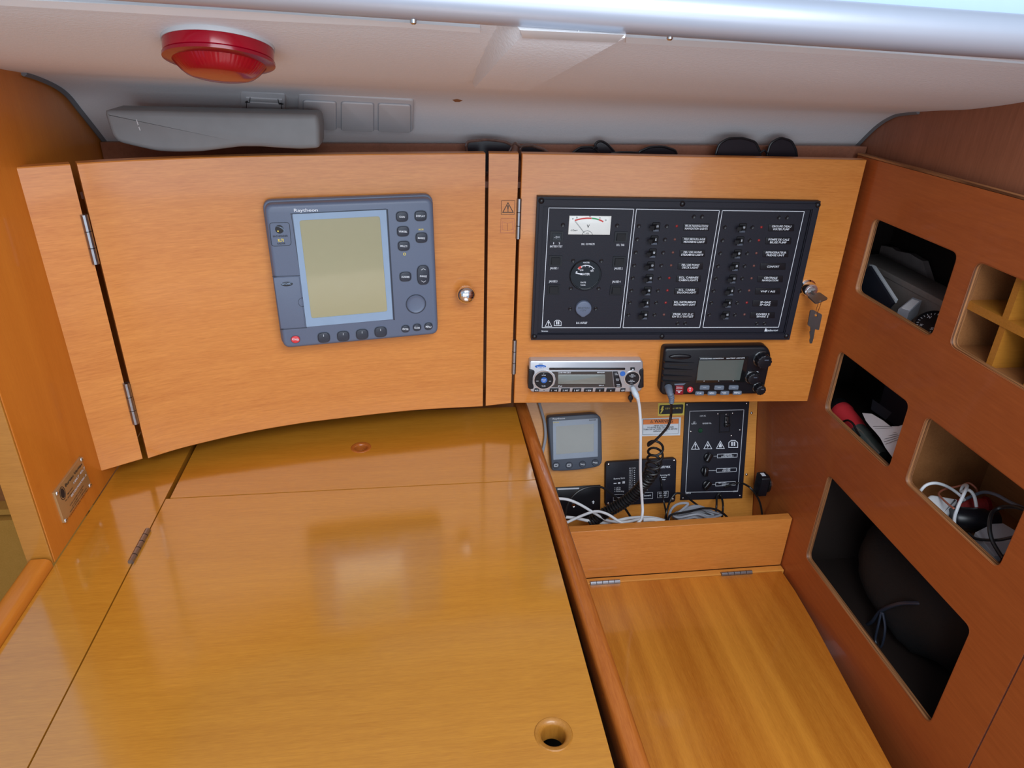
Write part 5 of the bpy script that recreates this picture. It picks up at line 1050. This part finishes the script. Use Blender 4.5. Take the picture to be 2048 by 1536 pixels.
# middle cubby
ft = thing('flashlight', 'red flashlight with black end ring lying in the middle cubby', 'flashlight', W, (0.836, 1.0, 0.05))
def along(c, prof, axis, n=22):        # turned shape along a direction
    ax = Vector(axis).normalized(); u = ax.orthogonal().normalized(); v = ax.cross(u); M = Matrix((u, v, ax)).transposed(); return G().lathe(c, prof, n, M=M)
C0 = tuple(onx(*c2(215, 745), 0.826)); AX = (0.0, -1, -0.10)
part('end_ring', along(C0, [(0.019, -0.006), (0.0225, -0.003), (0.0225, 0.006), (0.0212, 0.009)], AX), GLOSSB, ft); part('body', along(C0, [(0.0205, 0.009), (0.0212, 0.013), (0.0212, 0.022), (0.0198, 0.025), (0.0185, 0.060), (0.0165, 0.075)], AX), RED, ft)
part('barrel', along(C0, [(0.0155, 0.075), (0.0155, 0.105), (0.014, 0.109), (0.014, 0.150), (0.011, 0.156)], AX), LCDD, ft); part('lanyard', G().tube(spline([onx(*c2(*p), 0.803) for p in ((270, 905), (330, 890), (390, 930), (430, 1010), (470, 1075))], 6), 0.0020, 8), BCABLE, ft)
P = xs(c2, ((392, 808), (500, 818), (640, 895), (740, 965), (820, 965), (912, 928), (975, 972), (990, 1100), (868, 1345), (770, 1210), (700, 1100), (630, 1030), (545, 965), (470, 900)), 0.7925)
P = [p + Vector((0.02 * i_, 0, 0)) for p, i_ in zip(P, (0.9, .9, .8, .7, .8, 1.0, .8, .3, 0, 0, .1, .2, .4, .6))]
pp = thing('leaflet', 'white printed leaflet lying over the red flashlight', 'paper', W, tuple(P[8])); part('sheet', slab(P, 0.0008, (1, 0, 0.3)), PAPER, pp)
dl_ = Vector((-0.0008, 0, -0.0002)); g = G()
for i in range(9):
    f = i / 9; a, b = P[12].lerp(P[9], f), P[4].lerp(P[7], f); g.tube([a.lerp(b, .12) + dl_, a.lerp(b, .8) + dl_], 0.00035, 4)
part('print', g, INK, pp)
nb = thing('carton', 'dark navy carton at the back of the middle cubby', 'box', W, (0.92, 1.0, 0.044)); g = G(); g.box(0.885, 0.90, 0.044, 0.945, 1.11, 0.15, 0.002); part('body', g, NAVYBOX, nb)
P = xs(c2, ((620, 640), (850, 800), (775, 885), (600, 760)), 0.8845); part('label', slab(P, 0.0008, (1, 0, 0)), mat('dim_label', (0.06, 0.06, 0.075), 0.6), nb)
# tray
q = [onx(*c3(*p), x) for *p, x in ((245, 820, .795), (285, 778, .806), (530, 852, .845), (482, 966, .818), (412, 968, .803))]
cg = thing('charger', 'white rounded charger lying at the left of the open tray', 'charger', W, tuple(q[0]))
fq = Fr(q[0], q[3] - q[0], (q[1] - q[0]) - (q[3] - q[0]).normalized() * (q[1] - q[0]).dot((q[3] - q[0]).normalized()))
g = conv(G().prism(rnd([fq.loc(p)[:2] for p in q], 0.005, 4), -0.018, 0.0, 0.005), fq, W); part('body', g, WCABLE, cg)
C = onx(*c3(610, 1015), 0.832); ad = thing('power_adapter', 'black cylindrical power adapter in the middle of the open tray', 'adapter', W, tuple(C))
part('body', along(tuple(C), [(0.016, -0.020), (0.0185, -0.016), (0.0185, 0.026), (0.0165, 0.030), (0.0165, 0.044)], (0.75, -0.25, 0.05)), BLACK, ad)
C = onx(*c3(660, 890), 0.880); sp_ = thing('thread_spool', 'red thread spool behind the black adapter in the open tray', 'spool', W, tuple(C)); AXS = (0.9, -0.2, 0.1)
part('thread', along(tuple(C), [(0.011, -0.022), (0.012, 0.0), (0.011, 0.022)], AXS), mat('red_thread', (0.42, 0.03, 0.03), 0.7, noise=0.4, scale=300), sp_); part('flange', along(tuple(C), [(0.015, 0.022), (0.015, 0.025)], AXS), LAMPD, sp_)
q = [onx(*c3(*p), x) for *p, x in ((700, 1140, .812), (860, 1060, .855), (960, 1055, .865), (1085, 1130, .850), (1010, 1300, .815), (950, 1360, .805), (880, 1358, .800))]
ldp = thing('plastic_dish', 'pale grey plastic dish at the near end of the open tray', 'dish', W, tuple(q[0])); part('body', slab(q, 0.01, (0, 0, -1)), mat('pale_grey_plastic', (0.40, 0.41, 0.44), 0.4), ldp)
def tc(label, pts, r, m): return cable(label, [onx(*c3(x, y), z) for x, y, z in pts], r, m)
tc('white cable arching from the left edge of the open tray', ((172, 778, .787), (235, 705, .792), (315, 680, .803), (400, 695, .82), (480, 735, .84), (560, 795, .85), (600, 840, .85)), 0.0024, WCABLE)
tc('white cable loop standing over the black adapter in the open tray', ((506, 1060, .800), (510, 990, .805), (545, 890, .81), (600, 770, .82), (625, 705, .84), (590, 705, .855), (570, 760, .855), (640, 745, .85), (690, 800, .855), (712, 905, .855)), 0.0025, WCABLE)
tc('reddish cord looped beside the white charger', ((500, 915, .80), (440, 870, .805), (370, 800, .815), (365, 770, .825), (420, 735, .84), (520, 715, .855), (580, 700, .86), (640, 680, .87), (700, 720, .875), (720, 760, .88)), 0.0016, COPPER)
tc('dark grey cable crossing the back of the open tray', ((500, 900, .85), (600, 835, .86), (720, 780, .87), (800, 765, .87), (900, 790, .86), (1020, 855, .85), (1150, 915, .84), (1250, 980, .84)), 0.0026, GREYB)
tc('thick black cable curving over the plastic dish in the open tray', ((1240, 960, .815), (1150, 925, .82), (1060, 900, .83), (950, 905, .83), (870, 945, .82), (838, 1020, .808), (835, 1120, .80), (860, 1220, .798), (910, 1310, .796), (960, 1385, .792)), 0.0030, BCABLE)
tc('thin black cable lying across the plastic dish of the open tray', ((640, 1150, .80), (700, 1195, .80), (800, 1210, .803), (920, 1210, .806), (1020, 1190, .812), (1120, 1165, .82)), 0.0022, BCABLE)
# bag in the big cut-out
bg_ = thing('equipment_bag', 'soft black equipment bag in the large lower opening', 'bag', W, (0.92, 0.88, -0.30)); g = G(); nu, nv = 28, 18; vs = []; fs = []
for j in range(nv + 1):
    ph = math.pi * (j / nv - 0.5)
    for i in range(nu):
        th = 2 * math.pi * i / nu; sg = lambda a, e: math.copysign(abs(a) ** e, a); cc = sg(math.cos(ph), .7)
        k = 1 + 0.05 * math.sin(3 * th + 2 * ph) + 0.03 * math.sin(7 * th + 5 * ph)
        vs.append((0.925 + 0.098 * k * cc * sg(math.cos(th), .8), 0.875 + 0.16 * k * cc * sg(math.sin(th), .8), -0.205 + 0.094 * k * sg(math.sin(ph), .8)))
for j in range(nv):
    for i in range(nu): fs.append((j * nu + i, j * nu + (i + 1) % nu, (j + 1) * nu + (i + 1) % nu, (j + 1) * nu + i))
g.add(vs, fs); part('body', g, BAGB, bg_, ang=80)
c6 = crop(1580, 940, 0.38806)
g = G(); g.tube(spline([onx(*c6(*p), x) for p, x in (((370, 805), .83), ((420, 785), .826), ((470, 725), .824), ((560, 690), .826), ((640, 685), .835), ((710, 690), .85))], 6), 0.0035, 8); part('strap_piping', g, NAVY, bg_)
g = G(); g.tube(spline([onx(*c6(*p), x) for p, x in (((470, 730), .822), ((455, 800), .82), ((440, 880), .818), ((470, 910), .82), ((490, 820), .822), ((478, 735), .824))], 6), 0.0022, 8); part('drawstring', g, NAVY, bg_)

# ================================================================== groups of repeats
GROUPS = {'sunglasses': 'sunglasses on the shelf behind the doors', 'key': 'keys of the cabinet lock', 'switch': None}
for o in list(SC.objects):
    if o.parent or 'category' not in o: continue
    l = o['label']
    if o['category'] in ('sunglasses', 'key'): o['group'] = GROUPS[o['category']]
    elif o['category'] == 'cable': o['group'] = 'cables in the open tray' if ('open tray' in l or 'charger' in l) else 'cables in the recess'
    elif o['category'] == 'sticker' and 'filler' in l or 'warning triangle' in l: o['group'] = 'stickers on the filler strip'
